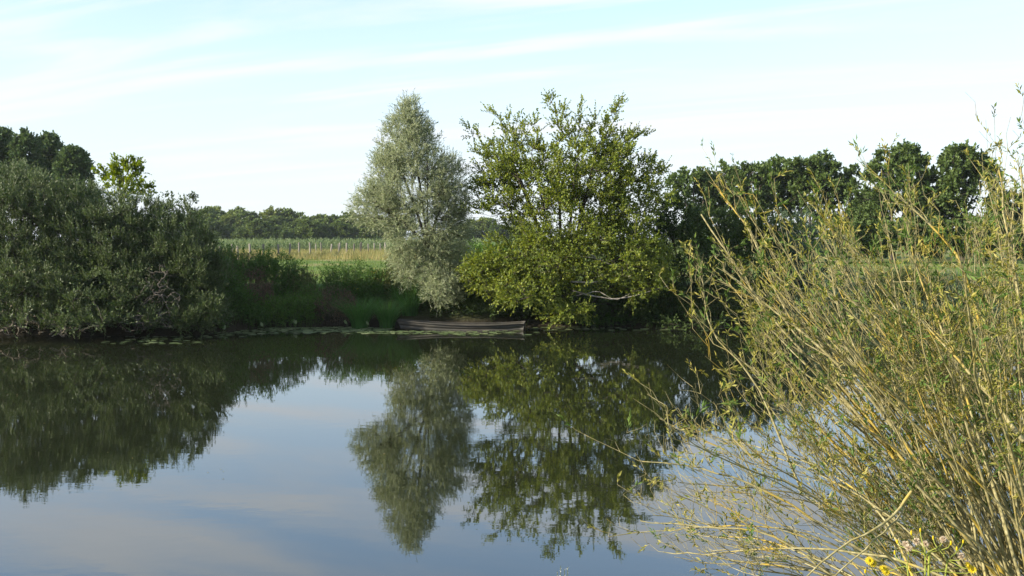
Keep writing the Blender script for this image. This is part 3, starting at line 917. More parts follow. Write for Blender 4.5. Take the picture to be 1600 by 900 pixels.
def build_bank_herbs():
    rng = np.random.default_rng(100)
    g = 'nettles and herbs on the shaded bank'
    A = [
        ('dark green nettles filling the nook right of the sallow thicket', 345, 36.3, 1.6, 1.4, 1.9, 170, 'nettle', .1, .045, 3, 0),
        ('waterside nettles below the nook, reaching over the lily pads', 378, 36.6, 1.7, 1.0, 1.1, 150, 'nettle', .09, .04, 2, 0),
        ('low dark herbs at the foot of the dead sallow twigs', 318, 35.2, 1.7, .9, .8, 140, 'nettle', .09, .04, 2, 0),
        ('low dark herbs at the water under the bare pale limbs', 950, 37.45, 3.0, .7, .6, 150, 'nettle', .08, .04, 2, 0),
        ('leafy fringe at the water between hawthorn and deep green shrub', 1090, 37.5, 2.8, .7, .7, 150, 'olive_herb', .08, .035, 2, 0),
        ('leafy fringe at the water below the bluish-green shrub', 1215, 37.6, 3.0, .7, .7, 150, 'olive_herb', .08, .035, 2, 0),
        # label, px, Y, w, d, h, n, mat, ll, lw, branchy, flowers
        ('dark green nettle clump against the right end of the sallow thicket', 352, 38.2, 1.6, 1.6, 1.7, 150, 'nettle', .1, .045, 3, 0),
        ('dry brown dock clump among dark green nettles', 392, 37.6, 1.5, 1.0, 1.6, 55, 'dry_herb', .07, .028, 8, 0),
        ('tall nettle clump rising to the fence line left of the open grass', 425, 39.3, 2.2, 1.5, 1.55, 220, 'nettle', .11, .045, 3, 0),
        ('low green herbs at the water edge under the brown dock', 372, 36.9, 1.8, .7, .75, 120, 'nettle', .08, .04, 2, 0),
        ('bright fresh green leafy clump at the water edge', 440, 37.1, 1.5, .9, 1.2, 170, 'fresh', .08, .035, 3, 0),
        ('upright fresh green clump beside the second brown dock', 480, 37.4, 1.1, .8, 1.45, 130, 'fresh', .09, .03, 2, 0),
        ('yellow-green herb clump below the open grass gap', 468, 39.3, 1.4, 1.0, .95, 120, 'olive_herb', .08, .03, 3, 0),
        ('brown withered dock clump left of the sedge tussocks', 522, 37.5, 1.3, .9, 1.55, 55, 'dry_herb', .07, .028, 8, 0),
        ('tall mixed nettle clump topping the bank left of the willow', 545, 39.2, 2.0, 1.3, 1.5, 190, 'nettle', .1, .04, 3, 0),
        ('nettle clump with small yellow flowers beside the willow', 585, 38.9, 1.5, 1.2, 1.35, 150, 'nettle', .1, .04, 3, 4),
        ('sunlit yellow-green herb clump under the willow edge', 622, 39.0, 1.4, 1.2, 1.35, 150, 'olive_herb', .1, .045, 3, 0),
        ('shaded nettle clump behind the boat bow', 650, 38.3, 1.6, 1.0, 1.1, 130, 'nettle', .09, .04, 2, 0),
        ('dark low herbs behind the middle of the boat', 720, 38.6, 2.0, .8, .7, 120, 'nettle', .09, .04, 2, 0),
        ('dark herbs at the water right of the boat', 850, 38.1, 1.8, .7, .7, 110, 'nettle', .08, .04, 2, 0),
        ('dim herbs at the water under the dark hawthorn', 1040, 37.6, 2.6, .8, .65, 150, 'olive_herb', .08, .035, 2, 0),
        ('leafy waterside herbs below the deep green shrub', 1135, 38.0, 2.8, .9, .8, 170, 'olive_herb', .08, .035, 2, 0),
    ]
    for lab, px, Y, w, d, h, n, mt, ll, lw, br, fl in A:
        herb('herb_clump', lab, 'herbs', px, Y + .75, w, d, h, n, M[mt], rng, ll=ll, lw=lw, branchy=br, per=7, flowers=fl, group=g, lean=.3 if mt == 'dry_herb' else .15, stem=M['bark'] if mt == 'dry_herb' else None)
    for lab, px, Y, n, h, rad in (('large arching green sedge tussock left of the boat', 562, 37.55, 420, 1.55, .3), ('slimmer sedge tussock touching the boat bow', 604, 37.6, 380, 1.5, .28),
                                  ('dim sedge tussock behind the boat bow', 640, 38.4, 260, 1.5, .3)):
        tussock('sedge_tussock', lab, px, Y, n, h, .02, M['sedge'], rng, rad=rad)
    # sunlit bank beyond the osier
    B = [('pale grey-green tall herbs on the far bank behind the osier', 1330, 39.5, 'grey_herb', 1.9), ('olive tall herb bank under the large round tree', 1385, 39.2, 'olive_herb', 1.7),
         ('olive tall herbs in the far meadow edge between osier stems', 1440, 39.6, 'olive_herb', 1.6), ('grey-green tall herbs on far bank near the right edge', 1500, 39.3, 'grey_herb', 1.6),
         ('olive herb bank below the far tree at the right edge', 1560, 39.6, 'olive_herb', 1.55), ('tall herbs of the far bank cut by the right frame edge', 1620, 39.4, 'grey_herb', 1.55)]
    for lab, px, Y, mt, h in B:
        herb('herb_clump', lab, 'herbs', px, Y, 2.2, 1.8, h * .8, 190, M[mt], rng, ll=.12, lw=.03, branchy=3, per=9, group='tall herbs on the sunlit far bank')
        herb('herb_clump', lab.replace('tall', 'low').replace('olive herb bank', 'low olive herbs') + ', at the water', 'herbs', px - 12, Y - 1.6, 2.2, 1.4, .95, 130, M['olive_herb' if mt == 'grey_herb' else 'grey_herb'], rng, ll=.1, lw=.03,
             branchy=2, per=8, group='low herbs on the sunlit far bank')


def scatter(x0, x1, y0, y1, n, rng, wedge=True):
    """points on the ground between distances y0..y1 and photograph columns x0..x1"""
    y = y0 + (y1 - y0) * rng.random(n)
    px = x0 + (x1 - x0) * rng.random(n)
    x = (px - 800) / FPX * y
    return np.stack([x, y, ground_z(x, y)], 1)


def build_field_grass():
    rng = np.random.default_rng(120)

    def patchy(p):
        x, y = p[:, 0], p[:, 1]
        return 1 + .28 * np.sin(x * 1.7 + np.sin(y * .9) * 2) * np.sin(y * .55 + x * .4) + .2 * np.sin(x * 4.3 + y)

    def grass(name, label, cat, pts, h, w, mat, bend=.4, seg=2):
        n = len(pts)
        a = rng.random(n) * 6.283
        b = Batch()
        add_blades(b, pts - [0, 0, .02], np.stack([np.cos(a), np.sin(a), np.zeros(n)], 1), h * lerp(.5, 1.15, rng.random(n)) * patchy(pts), w, rng, bend=bend, seg=seg)
        tag(part(name, b.data(name, mat)), label, cat, kind='stuff')
    grass('meadow_grass', 'short green grass in front of the post fence', 'grass', np.concatenate([scatter(330, 820, 41, 92, 13000, rng), scatter(1180, 1640, 41, 95, 7000, rng)]), .22, .025, M['meadow'])
    grass('dry_grass', 'tall golden dry grass along the post fence', 'grass', np.concatenate([scatter(330, 660, 90, 118, 11000, rng), scatter(330, 660, 118, 165, 9000, rng)]), .75, .035, M['straw'])
    pts = scatter(325, 830, 150, 185, 3200, rng)
    b = Batch()
    n = len(pts)
    V, F, R = shoot_leaves(pts, unit(np.array([0, 0, 1.0]) + rng.normal(size=(n, 3)) * .1), 1.75 * lerp(.6, 1.1, rng.random(n)) * lerp(.85, 1.15, patchy(pts) - .5), 9, .5, .12, rng, .8, .5)
    b.add(V, F, R)
    tag(part('crop_rows', b.data('crop_rows', M['crop'])), 'pale green tall crop standing beyond the fence', 'crop', kind='stuff')
    # near bank under the osier
    x = rng.uniform(1.2, 7.5, 60000); y = rng.uniform(2.0, 9.0, 60000)
    keep = (y < near_shore(x) - .05) & (y > 4.2)
    p = np.stack([x, y, ground_z(x, y)], 1)[keep][:8000]
    grass('bank_grass', 'long grass on the near bank under the osier stems', 'grass', p, .45, .013, M['bank_grass'], bend=.55, seg=3)


build_bank_herbs()
build_field_grass()


# ------------------------------------------------------------------ fence, boat, lilies
def build_fence():
    rng = np.random.default_rng(130)
    for label, n, a, b, hh in (('row of grey wooden posts with wire in the dry grass, nearer fence', 18, (343, 86), (604, 150), 1.42),
                               ('second row of pale wooden posts with wire, farther back', 9, (360, 112), (640, 178), 1.35)):
        A, Bp = ground_pt(*a), ground_pt(*b)
        root = empty('post_fence', A, label, 'fence', 'wire fences in the field')
        tops = []
        for i in range(n):
            t = i / (n - 1) + rng.normal() * .006
            p = lerp(A, Bp, t)
            p[2] = float(ground_z(p[0], p[1]))
            h = hh * rng.uniform(.88, 1.08)
            r = rng.uniform(.075, .12)
            ln = rng.normal(size=2) * .05
            q = np.array([p + [0, 0, -.2], p + [ln[0] * .3, ln[1] * .3, h * .5], p + [ln[0], ln[1], h], p + [ln[0], ln[1], h + .03], p + [ln[0], ln[1], h + .031]])
            V, F = tubes(q[None], np.array([[r * 1.05, r, r * .95, r * .6, .001]]), 8)
            o = part('post', mesh_data('post', V, [F], M['fence_wood']), root)
            tops.append(p + [ln[0], ln[1], h])
        tops = np.array(tops)
        for dz in (.15, .5, .85):
            path = tops - [0, 0, dz]
            mid = (path[:-1] + path[1:]) / 2 - [0, 0, .03]
            full = np.empty((len(path) * 2 - 1, 3)); full[0::2] = path; full[1::2] = mid
            part('wire', Batch().add(*tubes(full[None], np.full((1, len(full)), .004), 4)).data('wire', M['wire'], True), root)


def build_boat():
    """flat-bottomed wooden punt lying along the bank, bow to the left"""
    Yb = 36.85
    Lh = 4.5
    c = P(723, 514, Yb); c[2] = 0.0
    root = empty('rowing_boat', c, 'weathered brown flat-bottomed wooden punt moored under the willow', 'boat')
    n = 25
    s = np.linspace(0, 1, n)                                  # 0 bow (left) .. 1 stern (right)
    x = (s - .5) * Lh
    half = .16 + .36 * np.sin(np.clip(s * 1.12 + .02, 0, 1) * math.pi * .62) ** .9 - .08 * sstep(.75, 1, s)
    sheer = .15 + .19 * (1 - s) ** 2.6 * 1.0 + .12 * s ** 3.2
    keel = -.07 + .10 * (1 - s) ** 5 + .05 * s ** 6
    rot = Matrix.Rotation(math.radians(-3.5), 3, 'Z')
    R = np.array(rot)

    def place(V):
        return np.asarray(V) @ R.T + c

    def strip(rows):
        """rows: list of (n,3) lines -> closed section loop lofted along the hull"""
        k = len(rows)
        V = np.stack(rows, 1).reshape(-1, 3)
        i = (np.arange(n - 1) * k)[:, None]
        F = np.concatenate([i + np.array([[j, (j + 1) % k, k + (j + 1) % k, k + j]]) for j in range(k)])
        caps = np.array([list(range(k)), [(n - 1) * k + j for j in range(k)][::-1]])
        return V, [F, caps]

    def side(sgn, u0, u1, off):
        """one plank of the side from height fraction u0 to u1"""
        def line(u, o):
            h = lerp(keel, sheer, u)
            w = half * (.78 + .22 * u) + o
            return np.stack([x + (s - .5) * .0 - (1 - s) ** 6 * .16 * u * 1.0 + s ** 6 * .04 * u, sgn * w, h], 1)
        V, F = strip([line(u0, off), line(u1, off), line(u1, off - .022), line(u0, off - .022)])
        return place(V), F
    for sgn in (-1, 1):
        for u0, u1, off in ((0.0, .53, 0.0), (.515, .985, .004)):
            V, F = side(sgn, u0, u1, off)
            part('plank', mesh_data('plank', V, F, M['boat']), root)
        # gunwale rail
        w = half + .02
        e = np.stack([x - (1 - s) ** 6 * .16 + s ** 6 * .04, sgn * w, sheer], 1)
        V, F = strip([e + [0, -.03, 0], e + [0, .03, 0], e + [0, .03, .035], e + [0, -.03, .035]])
        part('gunwale', mesh_data('gunwale', place(V), F, M['boat']), root)
    lo = np.stack([x, -half * .77, keel + .004], 1); hi = np.stack([x, half * .77, keel + .004], 1)
    V, F = strip([lo, hi, hi + [0, 0, .025], lo + [0, 0, .025]])
    part('bottom', mesh_data('bottom', place(V), F, M['boat_dark']), root)
    for i, mt, dx in ((0, 'boat_dark', -.012), (n - 1, 'boat', .012)):
        b_ = half[i] * .79; t_ = half[i] * 1.03
        xt = -.16 if i == 0 else .04
        q = np.array([(x[i], -b_, keel[i]), (x[i], b_, keel[i]), (x[i] + xt, t_, sheer[i] + .02), (x[i] + xt, -t_, sheer[i] + .02)])
        V = np.concatenate([q + [dx, 0, 0], q + [dx + (.03 if i == 0 else -.03), 0, 0]])
        F = np.array([[0, 1, 2, 3], [7, 6, 5, 4], [0, 4, 5, 1], [1, 5, 6, 2], [2, 6, 7, 3], [3, 7, 4, 0]])
        part('end_board', mesh_data('end_board', place(V), [F], M[mt]), root)
    for st in (.22, .55, .84):
        i = int(st * (n - 1))
        w = half[i] * .93
        z = sheer[i] - .07
        q = np.array([(x[i] - .11, -w, z), (x[i] + .11, -w, z), (x[i] + .11, w, z), (x[i] - .11, w, z)])
        V = np.concatenate([q, q + [0, 0, .03]])
        F = np.array([[3, 2, 1, 0], [4, 5, 6, 7], [0, 1, 5, 4], [1, 2, 6, 5], [2, 3, 7, 6], [3, 0, 4, 7]])
        part('thwart', mesh_data('thwart', place(V), [F], M['boat']), root)


def pad_mesh(rng):
    """one floating pad: notched disc, slightly dished"""
    k = 11
    a = np.linspace(.22, 6.283 - .22, k)
    r = 1 + rng.normal(size=k) * .04
    V = np.concatenate([[[0, 0, .03]], np.stack([np.cos(a) * r, np.sin(a) * r * .92, .06 + rng.random(k) * .05], 1)])
    F = np.array([[0, i, i + 1] for i in range(1, k)])
    return mesh_data('lily_pad', V, [F], M['lily'], np.full(len(V), rng.random()), True)


def build_lilies():
    rng = np.random.default_rng(150)
    pads = [pad_mesh(rng) for _ in range(8)]
    k = 9                                                   # upright leaf: pointed oval blade on a stalk
    a = np.linspace(0, 6.283, k, endpoint=False)
    names = ['leftmost floating lily patch at the foot of the sallow thicket', 'lily patch in front of the nettles', 'lily patch below the dry brown dock', 'lily patch below the bright fresh green clump',
             'dense lily patch with upright leaves before the brown dock', 'dense lily patch in front of the sedge tussocks', 'lily patch along the bow half of the boat', 'lily patch along the stern half of the boat',
             'thin lily patch right of the boat', 'scattered lily pads under the dark hawthorn', 'scattered lily pads on the far water behind the osier tips']
    spec = [(300, 24, 0), (355, 26, 1), (405, 30, 2), (455, 34, 3), (510, 38, 3), (570, 42, 2), (645, 36, 0), (735, 30, 0), (840, 16, 0), (980, 14, 0), (1180, 14, 0)]
    for (px, n, up), lab in zip(spec, names):
        x = (px - 800) / FPX * 35.8
        sh = float(far_shore(x))
        root = empty('water_lily', (x, sh - .9, 0), lab, 'water lily', 'water lilies along the far bank')
        wide = .75 if px < 800 else 1.6
        done = []
        for _ in range(n * 10):
            if len(done) >= n * 1.6:
                break
            q = np.array([rng.normal() * wide, lerp(.7, -1.7, rng.random() ** 1.5) if px < 800 else rng.uniform(-.7, .75)])
            if -4.5 < x + q[0] < .7 and q[1] + sh - .9 > 36.2:
                continue
            r = rng.uniform(.08, .19)
            if all(np.hypot(*(q - d[:2])) > (r + d[2]) * .8 for d in done):
                done.append((q[0], q[1], r))
                o = bpy.data.objects.new('lily_pad', pads[int(rng.integers(8))])
                COL.objects.link(o)
                o.parent = root
                o.location = (float(q[0]), float(q[1]), .004 + .002 * rng.random())
                o.scale = (r, r, .12 + .1 * rng.random())
                o.rotation_euler = (float(rng.normal() * .02), float(rng.normal() * .02), float(rng.uniform(0, 6.28)))
        for _ in range(up):
            q = np.array([rng.normal() * .6, rng.uniform(.1, .7), 0])
            h = rng.uniform(.1, .2); tl = rng.uniform(-.6, .6); yw = rng.uniform(-1, 1)
            ov = np.stack([np.cos(a) * .05, np.full(k, 0.0) + .02 * np.cos(a) ** 2, .09 + np.sin(a) * .09], 1)
            Rm = np.array(Matrix.Rotation(yw, 3, 'Z') @ Matrix.Rotation(tl, 3, 'Y') @ Matrix.Rotation(-.4, 3, 'X'))
            V = np.array(root.location) + q + [0, 0, h] + ov @ Rm.T
            V2, F2 = tubes(np.array([[np.array(root.location) + q - [0, 0, .1], np.array(root.location) + q + [0, 0, h + .02]]]), np.full((1, 2), .006), 4)
            part('upright_leaf', mesh_data('upright_leaf', np.concatenate([V, V2]), [np.arange(k)[None], F2 + k], M['lily'], np.full(k + len(V2), .5)), root)


build_fence()
build_boat()
build_lilies()


# ------------------------------------------------------------------ osier shrubs on the near bank
def smooth_path(p, n):
    """Catmull-Rom through control points"""
    p = np.asarray(p, float)
    q = np.concatenate([[2 * p[0] - p[1]], p, [2 * p[-1] - p[-2]]])
    t = np.linspace(0, len(p) - 1 - 1e-6, n)
    i = t.astype(int); f = (t - i)[:, None]
    a, b, c, d = q[i], q[i + 1], q[i + 2], q[i + 3]
    return .5 * ((2 * b) + (c - a) * f + (2 * a - 5 * b + 4 * c - d) * f * f + (3 * b - a - 3 * c + d) * f ** 3)


def osier(label, seed, bases, env, count, Yr, thick, rng, reach=(.55, 1.0), twigs=7, bare=.35, green=.25, sag=0.0, n=14, hero=(), tw_len=(.1, .32), bare_heroes=0, skew=1.0):
    """stool of long lichen-spotted rods: bases (px range, py range), env polyline of tip pixels"""
    (bx0, bx1), (by0, by1) = bases
    Yc = sum(Yr) / 2
    root = empty('osier_shrub', ground_pt((bx0 + bx1) / 2, Yc), label, 'shrub', 'osier shrubs on the near bank')
    env = np.asarray(env, float)
    seg = np.concatenate([[0], np.cumsum(np.linalg.norm(np.diff(env, axis=0), axis=1))])
    P_all, R_all = [], []
    for i in range(count):
        u = ((i + rng.random()) / count) ** skew
        s = u * seg[-1]
        tip = np.array([np.interp(s, seg, env[:, 0]), np.interp(s, seg, env[:, 1])]) + rng.normal(size=2) * 14
        b = np.array([lerp(bx0, bx1, np.clip(u + rng.normal() * .22, 0, 1)), lerp(by0, by1, rng.random())])
        f = lerp(reach[0], reach[1], rng.random() ** .8)
        tip = b + (tip - b) * f
        Y0 = lerp(Yr[0], Yr[1], rng.random()); Y1 = Y0 + rng.normal() * .7
        d = tip - b
        L2 = np.hypot(*d)
        perp = np.array([d[1], -d[0]]) / L2
        if perp[1] > 0:
            perp = -perp
        bow = rng.normal() * .035 - sag
        ctrl = [P(*b, Y0)]
        for t in (.3, .6, .85, 1.0):
            q = b + d * t + perp * L2 * bow * math.sin(t * math.pi) * 1.2 + rng.normal(size=2) * L2 * .008
            if t == 1.0:
                q = q + np.array([rng.normal() * 10, -rng.random() * 18])
            ctrl.append(P(*q, lerp(Y0, Y1, t)))
        P_all.append(smooth_path(ctrl, n))
        r0 = thick * lerp(.45, 1.15, rng.random() ** 1.6)
        R_all.append(np.linspace(r0, r0 * .3, n))
    for pts, r0, Y0, Y1 in hero:
        ctrl = [P(a, c, lerp(Y0, Y1, i / (len(pts) - 1))) for i, (a, c) in enumerate(pts)]
        P_all.append(smooth_path(ctrl, n)); R_all.append(np.linspace(r0, r0 * .35, n))
    PA, RA = np.array(P_all), np.array(R_all)
    kn = rng.normal(size=PA.shape) * .0028
    kn[:, 0] = 0
    PA = PA + kn
    RA = RA * (1 + rng.normal(size=RA.shape) * .07)                  # knots and swellings
    for p, r in zip(PA, RA):
        part('stem', Batch().add(*tubes(p[None], r[None], 6)).data('stem', M['osier_bark'], True), root)
    # side twigs, forked once, from the upper part of each stem
    PA, RA = PA[:len(PA) - bare_heroes], RA[:len(RA) - bare_heroes]
    m = len(PA)
    u = lerp(.3, 1.0, rng.random((m, twigs)) ** .8)
    f = u * (n - 1); i0 = np.minimum(f.astype(int), n - 2); fr = (f - i0)[..., None]
    ar = np.arange(m)[:, None]
    S = (PA[ar, i0] * (1 - fr) + PA[ar, i0 + 1] * fr).reshape(-1, 3)
    T = unit(PA[ar, i0 + 1] - PA[ar, i0]).reshape(-1, 3)
    r_s = (RA[ar, i0]).reshape(-1) * .5

    def twig_set(S, T, L, r, wide, up):
        D = unit(T * 1.2 + rng.normal(size=S.shape) * wide + np.array([0, 0, up]))
        C1 = S + D * (L * .35)[:, None] + rng.normal(size=S.shape) * .012
        C2 = S + D * (L * .7)[:, None] + np.array([0, 0, 1.0]) * (L * .07)[:, None] + rng.normal(size=S.shape) * .018
        E = S + D * L[:, None] + np.array([0, 0, 1.0]) * (L * .2)[:, None] + rng.normal(size=S.shape) * .025
        pp = np.stack([S, C1, C2, E], 1)
        return pp, np.stack([r, r * .85, r * .7, r * .55], 1)
    L = lerp(tw_len[0], tw_len[1], rng.random(len(S)) ** 1.2)
    p1, q1 = twig_set(S, T, L, np.clip(r_s, .0017, .0045), .33, .12)
    k = 2
    pick = rng.integers(1, 4, (len(S), k))
    S2 = p1[np.arange(len(S))[:, None], pick].reshape(-1, 3)
    T2 = np.repeat(unit(p1[:, 3] - p1[:, 0]), k, 0)
    L2 = np.repeat(L, k) * lerp(.25, .6, rng.random(len(S2)))
    p2, q2 = twig_set(S2, T2, L2, np.full(len(S2), .0018), .5, .2)
    p2, q2 = p2[:, [0, 2, 3]], q2[:, [0, 2, 3]]
    b = Batch().add(*tubes(p1, q1, 3)).add(*tubes(p2, q2, 3))
    tag(part('twigs', b.data('twigs', M['osier_bark'], True), root), kind='stuff')
    # leaves: tufts towards the twig ends, many twigs bare
    ends = np.concatenate([p1[:, 2:], p2[:, 1:]])
    ends = ends[rng.random(len(ends)) > bare]
    Ss = ends[:, 0]; v = ends[:, 1] - ends[:, 0]; Ll = np.linalg.norm(v, axis=1) + .03
    D = unit(v)
    g = rng.random(len(Ss)) < green
    for mask, mt, ll, lw, per in ((~g, 'osier_leaf', .031, .0092, 9), (g, 'osier_green', .037, .0095, 9)):
        if mask.sum() > 2:
            V, F, R = shoot_leaves(Ss[mask], D[mask], Ll[mask], per, ll, lw, rng, .65, .4)
            tag(part('leaves', Batch().add(V, F, R).data('leaves', M[mt]), root), kind='stuff')
    return root


def build_osiers():
    rng = np.random.default_rng(170)
    # low rods reaching left over the water
    osier('osier shrub with low arching rods reaching left over the water', 1, ((1330, 1620), (900, 1000)),
          [(1010, 885), (985, 800), (1020, 720), (1010, 650), (1060, 600)], 40, (4.6, 6.4), .0075, rng, (.5, 1.0), 6, .66, .3, sag=-.05,
          hero=[([(1420, 905), (1330, 850), (1230, 785), (1150, 748), (1080, 728), (1003, 720)], .008, 5.0, 5.2),
                ([(1380, 890), (1250, 830), (1130, 822), (1060, 826), (965, 836)], .006, 5.2, 5.6), ([(1300, 900), (1200, 835), (1080, 822), (1000, 815)], .006, 5.0, 5.3),
                ([(1424, 768), (1400, 800), (1378, 822), (1335, 842), (1270, 890), (1220, 950)], .0062, 3.7, 3.5), ([(1420, 776), (1398, 815), (1360, 852), (1300, 905), (1270, 960)], .0045, 3.7, 3.5)], bare_heroes=2)
    # main stool: slanting rods
    osier('main osier shrub of slanting lichen-yellow rods before the dark far shrubs', 2, ((1480, 1690), (880, 1010)),
          [(1030, 600), (1040, 545), (1120, 480), (1140, 420), (1150, 370), (1200, 360), (1290, 340), (1330, 350)], 92, (5.2, 7.4), .011, rng, (.5, 1.0), 8, .3, .36, sag=-.02, skew=.62,
          hero=[([(1530, 930), (1400, 720), (1290, 590), (1200, 490), (1140, 400), (1095, 335)], .012, 5.8, 6.4), ([(1500, 920), (1330, 640), (1220, 470), (1170, 360), (1125, 300)], .01, 6.2, 6.6),
                ([(1560, 930), (1420, 700), (1300, 560), (1190, 470), (1130, 420)], .012, 5.5, 5.9), ([(1250, 760), (1180, 600), (1115, 520), (1097, 455)], .007, 5.5, 5.7),
                ([(1600, 690), (1530, 600), (1440, 500)], .011, 4.8, 5.2)])
    # tall stool on the right
    osier('tall upright osier shrub at the right edge reaching above the far trees', 3, ((1540, 1760), (890, 1020)),
          [(1330, 350), (1400, 320), (1440, 330), (1490, 350), (1540, 310), (1565, 270), (1610, 255), (1660, 260), (1720, 280)], 100, (5.0, 7.0), .0105, rng, (.5, .97), 8, .28, .36, sag=.01,
          hero=[([(1660, 900), (1610, 600), (1585, 420), (1570, 340), (1562, 265)], .01, 5.4, 5.6), ([(1700, 900), (1640, 600), (1605, 400), (1595, 260)], .01, 5.2, 5.4),
                ([(1580, 900), (1540, 560), (1505, 420), (1470, 370), (1430, 330), (1400, 300)], .01, 5.6, 5.9)])
    # leafy low growth in front of the bank
    osier('low leafy green osier regrowth at the foot of the rods', 4, ((1420, 1740), (930, 1010)),
          [(1290, 790), (1330, 730), (1390, 650), (1450, 580), (1560, 560), (1680, 560)], 70, (5.6, 8.0), .008, rng, (.35, .95), 9, .05, .75, sag=.0, tw_len=(.12, .35))


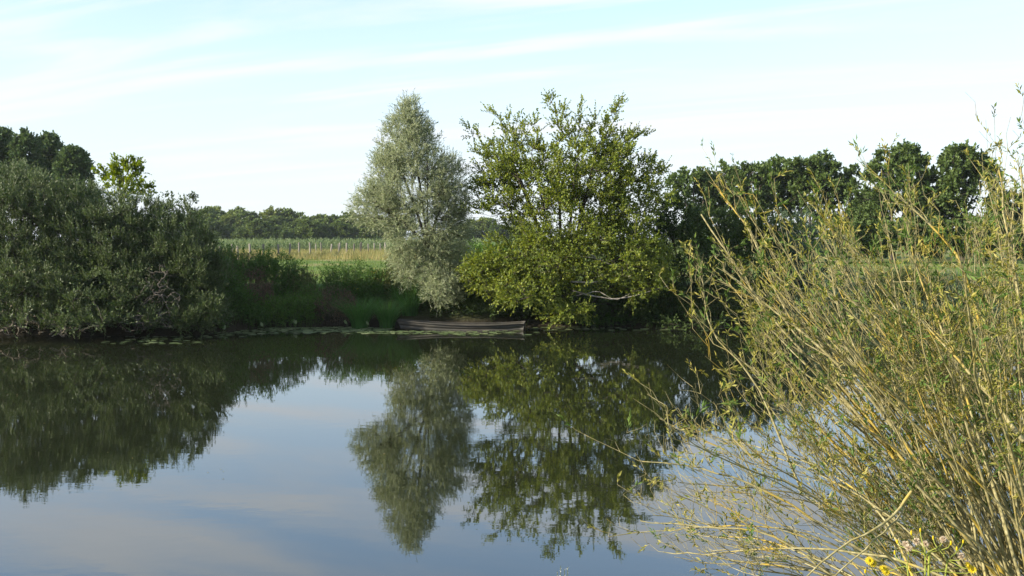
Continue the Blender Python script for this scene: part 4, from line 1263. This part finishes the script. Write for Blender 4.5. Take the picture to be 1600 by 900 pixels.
def build_ragwort():
    rng = np.random.default_rng(180)
    Y = 2.3
    base = ground_pt(1448, Y)
    root = empty('ragwort_plant', base, 'yellow ragwort with fluffy seed heads at the bottom right corner', 'wildflower')
    top = P(1452, 862, Y)
    heads = [(1415, 850, 's'), (1420, 856, 's'), (1432, 846, 's'), (1446, 850, 's'), (1474, 843, 's'), (1502, 869, 's'), (1512, 880, 's'), (1402, 846, 'b'), (1424, 832, 'b'), (1438, 828, 'b'), (1458, 840, 'b'),
             (1486, 848, 'b'), (1505, 846, 'b'), (1495, 857, 'b'), (1398, 863, 'b'), (1358, 876, 'f'), (1364, 880, 'f'), (1384, 893, 'f'), (1380, 888, 'f'), (1513, 884, 'f'), (1519, 890, 'f'), (1352, 892, 'b'), (1422, 889, 'b')]
    b = Batch().add(*tubes(bez(base, base + [0, 0, .3], top - [0.0, 0, .2], top, 8)[None], np.linspace(.004, .0028, 8)[None], 6))
    forks = [P(1450, 896, Y), P(1418, 888, Y), P(1480, 880, Y), P(1446, 870, Y), P(1380, 915, Y)]
    for f in forks:
        b.add(*tubes(bez(lerp(base, top, .55), lerp(base, top, .75), f - [0, 0, .05], f, 6)[None], np.full((1, 6), .0019), 5))
    H = []
    for px, py, kd in heads:
        e = P(px, py, Y + rng.normal() * .05)
        f = min(forks, key=lambda q: np.linalg.norm(q - e) + (1 if q[2] > e[2] else 0))
        b.add(*tubes(bez(f, f + [0, 0, .02], e - [0, 0, .025], e, 6)[None], np.full((1, 6), .0011), 4))
        H.append((e, kd))
    part('stem', b.data('stem', M['rag_stem'], True), root)
    for e, kd in H:
        if kd == 's':      # ball of fluff
            d = rand_unit(rng, 160)
            V, F, R = leaf_geo(np.repeat(e[None], 160, 0), d, rand_unit(rng, 160), .0095, .0022, rng)
            part('seed_head', Batch().add(V, F, R).data('seed_head', M['pappus']), root)
        elif kd == 'f':    # ray florets round a button
            a = np.linspace(0, 6.283, 13, endpoint=False)
            nrm = unit(np.array([rng.normal() * .4, -1.0, .6 + rng.normal() * .3]))
            u = unit(np.cross(nrm, [0, 0, 1.0])); w = np.cross(nrm, u)
            ax = np.cos(a)[:, None] * u + np.sin(a)[:, None] * w
            V, F, R = leaf_geo(e + ax * .003, ax, np.repeat(nrm[None], 13, 0), .0075, .0034, rng, fine=True)
            fo = part('flower', Batch().add(V, F, R).data('flower', M['yellow']), root)
            V, F = tubes(np.array([[e - nrm * .004, e + nrm * .001, e + nrm * .003]]), np.array([[.003, .0042, .0015]]), 8)
            part('flower_centre', Batch().add(V, F, np.full(len(V), .2)).data('flower_centre', M['yellow'], True), fo)
        else:              # closed bud
            V, F = tubes(np.array([[e - [0, 0, .006], e - [0, 0, .003], e + [0, 0, .002], e + [0, 0, .005]]]), np.array([[.001, .0025, .0023, .0008]]), 7)
            part('bud', Batch().add(V, F, np.full(len(V), .5)).data('bud', M['yellow'] if rng.random() < .6 else M['rag_stem'], True), root)
    # small leaves low on the stem
    S = lerp(base, top, rng.uniform(.2, .8, 14)[:, None])
    V, F, R = leaf_geo(S, unit(rng.normal(size=(14, 3)) + [0, 0, .4]), np.tile([0, 0, 1.0], (14, 1)), .07, .022, rng, fine=True)
    part('leaves', Batch().add(V, F, R).data('leaves', M['osier_green']), root)
    # pale flower spikes at the bottom edge
    c = ground_pt(880, 3.2)
    r2 = empty('flower_spike', c, 'thin pale flower spikes at the bottom edge of the water view', 'wildflower')
    b = Batch(); fl = []
    for px, py in ((876, 884), (882, 890), (887, 886), (871, 893)):
        e = P(px, py, 3.2)
        b.add(*tubes(bez(c + rng.normal(size=3) * [.02, .02, 0], c + [0, 0, .4], e - [0, 0, .2], e, 6)[None], np.linspace(.002, .0008, 6)[None], 4))
        q = e - np.array([0, 0, 1.0]) * rng.random((6, 1)) * .04
        fl.append(q)
    part('stem', b.data('stem', M['herb_stem'], True), r2)
    q = np.concatenate(fl)
    V, F, R = leaf_geo(q, rand_unit(rng, len(q)), rand_unit(rng, len(q)), .005, .003, rng)
    part('flowers', Batch().add(V, F, R).data('flowers', M['pale_flower']), r2)


build_osiers()
build_ragwort()


def build_specks():
    """small fallen leaves and seed fluff lying on the still water"""
    rng = np.random.default_rng(190)
    n = 90
    y = rng.uniform(13, 34, n); px = rng.uniform(0, 1000, n)
    pos = np.stack([(px - 800) / FPX * y, y, np.full(n, .004)], 1)
    a = rng.random(n) * 6.283
    ax = np.stack([np.cos(a), np.sin(a), np.zeros(n)], 1)
    V, F, R = leaf_geo(pos, ax, np.tile([0, 0, 1.0], (n, 1)), lerp(.02, .05, rng.random(n)), .018, rng, fold=.15)
    V[:, 2] = np.maximum(V[:, 2], .003)
    tag(part('floating_leaves', Batch().add(V, F, R).data('floating_leaves', M['straw'])), 'tiny pale leaves and fluff floating on the water', 'leaves', kind='stuff')


build_specks()


def build_haze():
    m, nt, out = new_mat('summer_haze')
    v = nd(nt, 'ShaderNodeVolumePrincipled')
    v.inputs['Color'].default_value = (.8, .88, 1, 1)
    v.inputs['Density'].default_value = 0.00013
    v.inputs['Anisotropy'].default_value = 0.2
    nt.links.new(v.outputs[0], out.inputs['Volume'])
    lo, hi = np.array([-4500, -90, -12.0]), np.array([4500, 6500, 24.0])
    V = np.array([[lo[0] if i & 1 == 0 else hi[0], lo[1] if i & 2 == 0 else hi[1], lo[2] if i & 4 == 0 else hi[2]] for i in range(8)])
    F = [[0, 2, 3, 1], [4, 5, 7, 6], [0, 1, 5, 4], [2, 6, 7, 3], [0, 4, 6, 2], [1, 3, 7, 5]]
    tag(part('haze', mesh_data('haze', V, [F], m)), 'thin pale summer haze in the air', 'haze', kind='stuff')


if HAZE:
    build_haze()
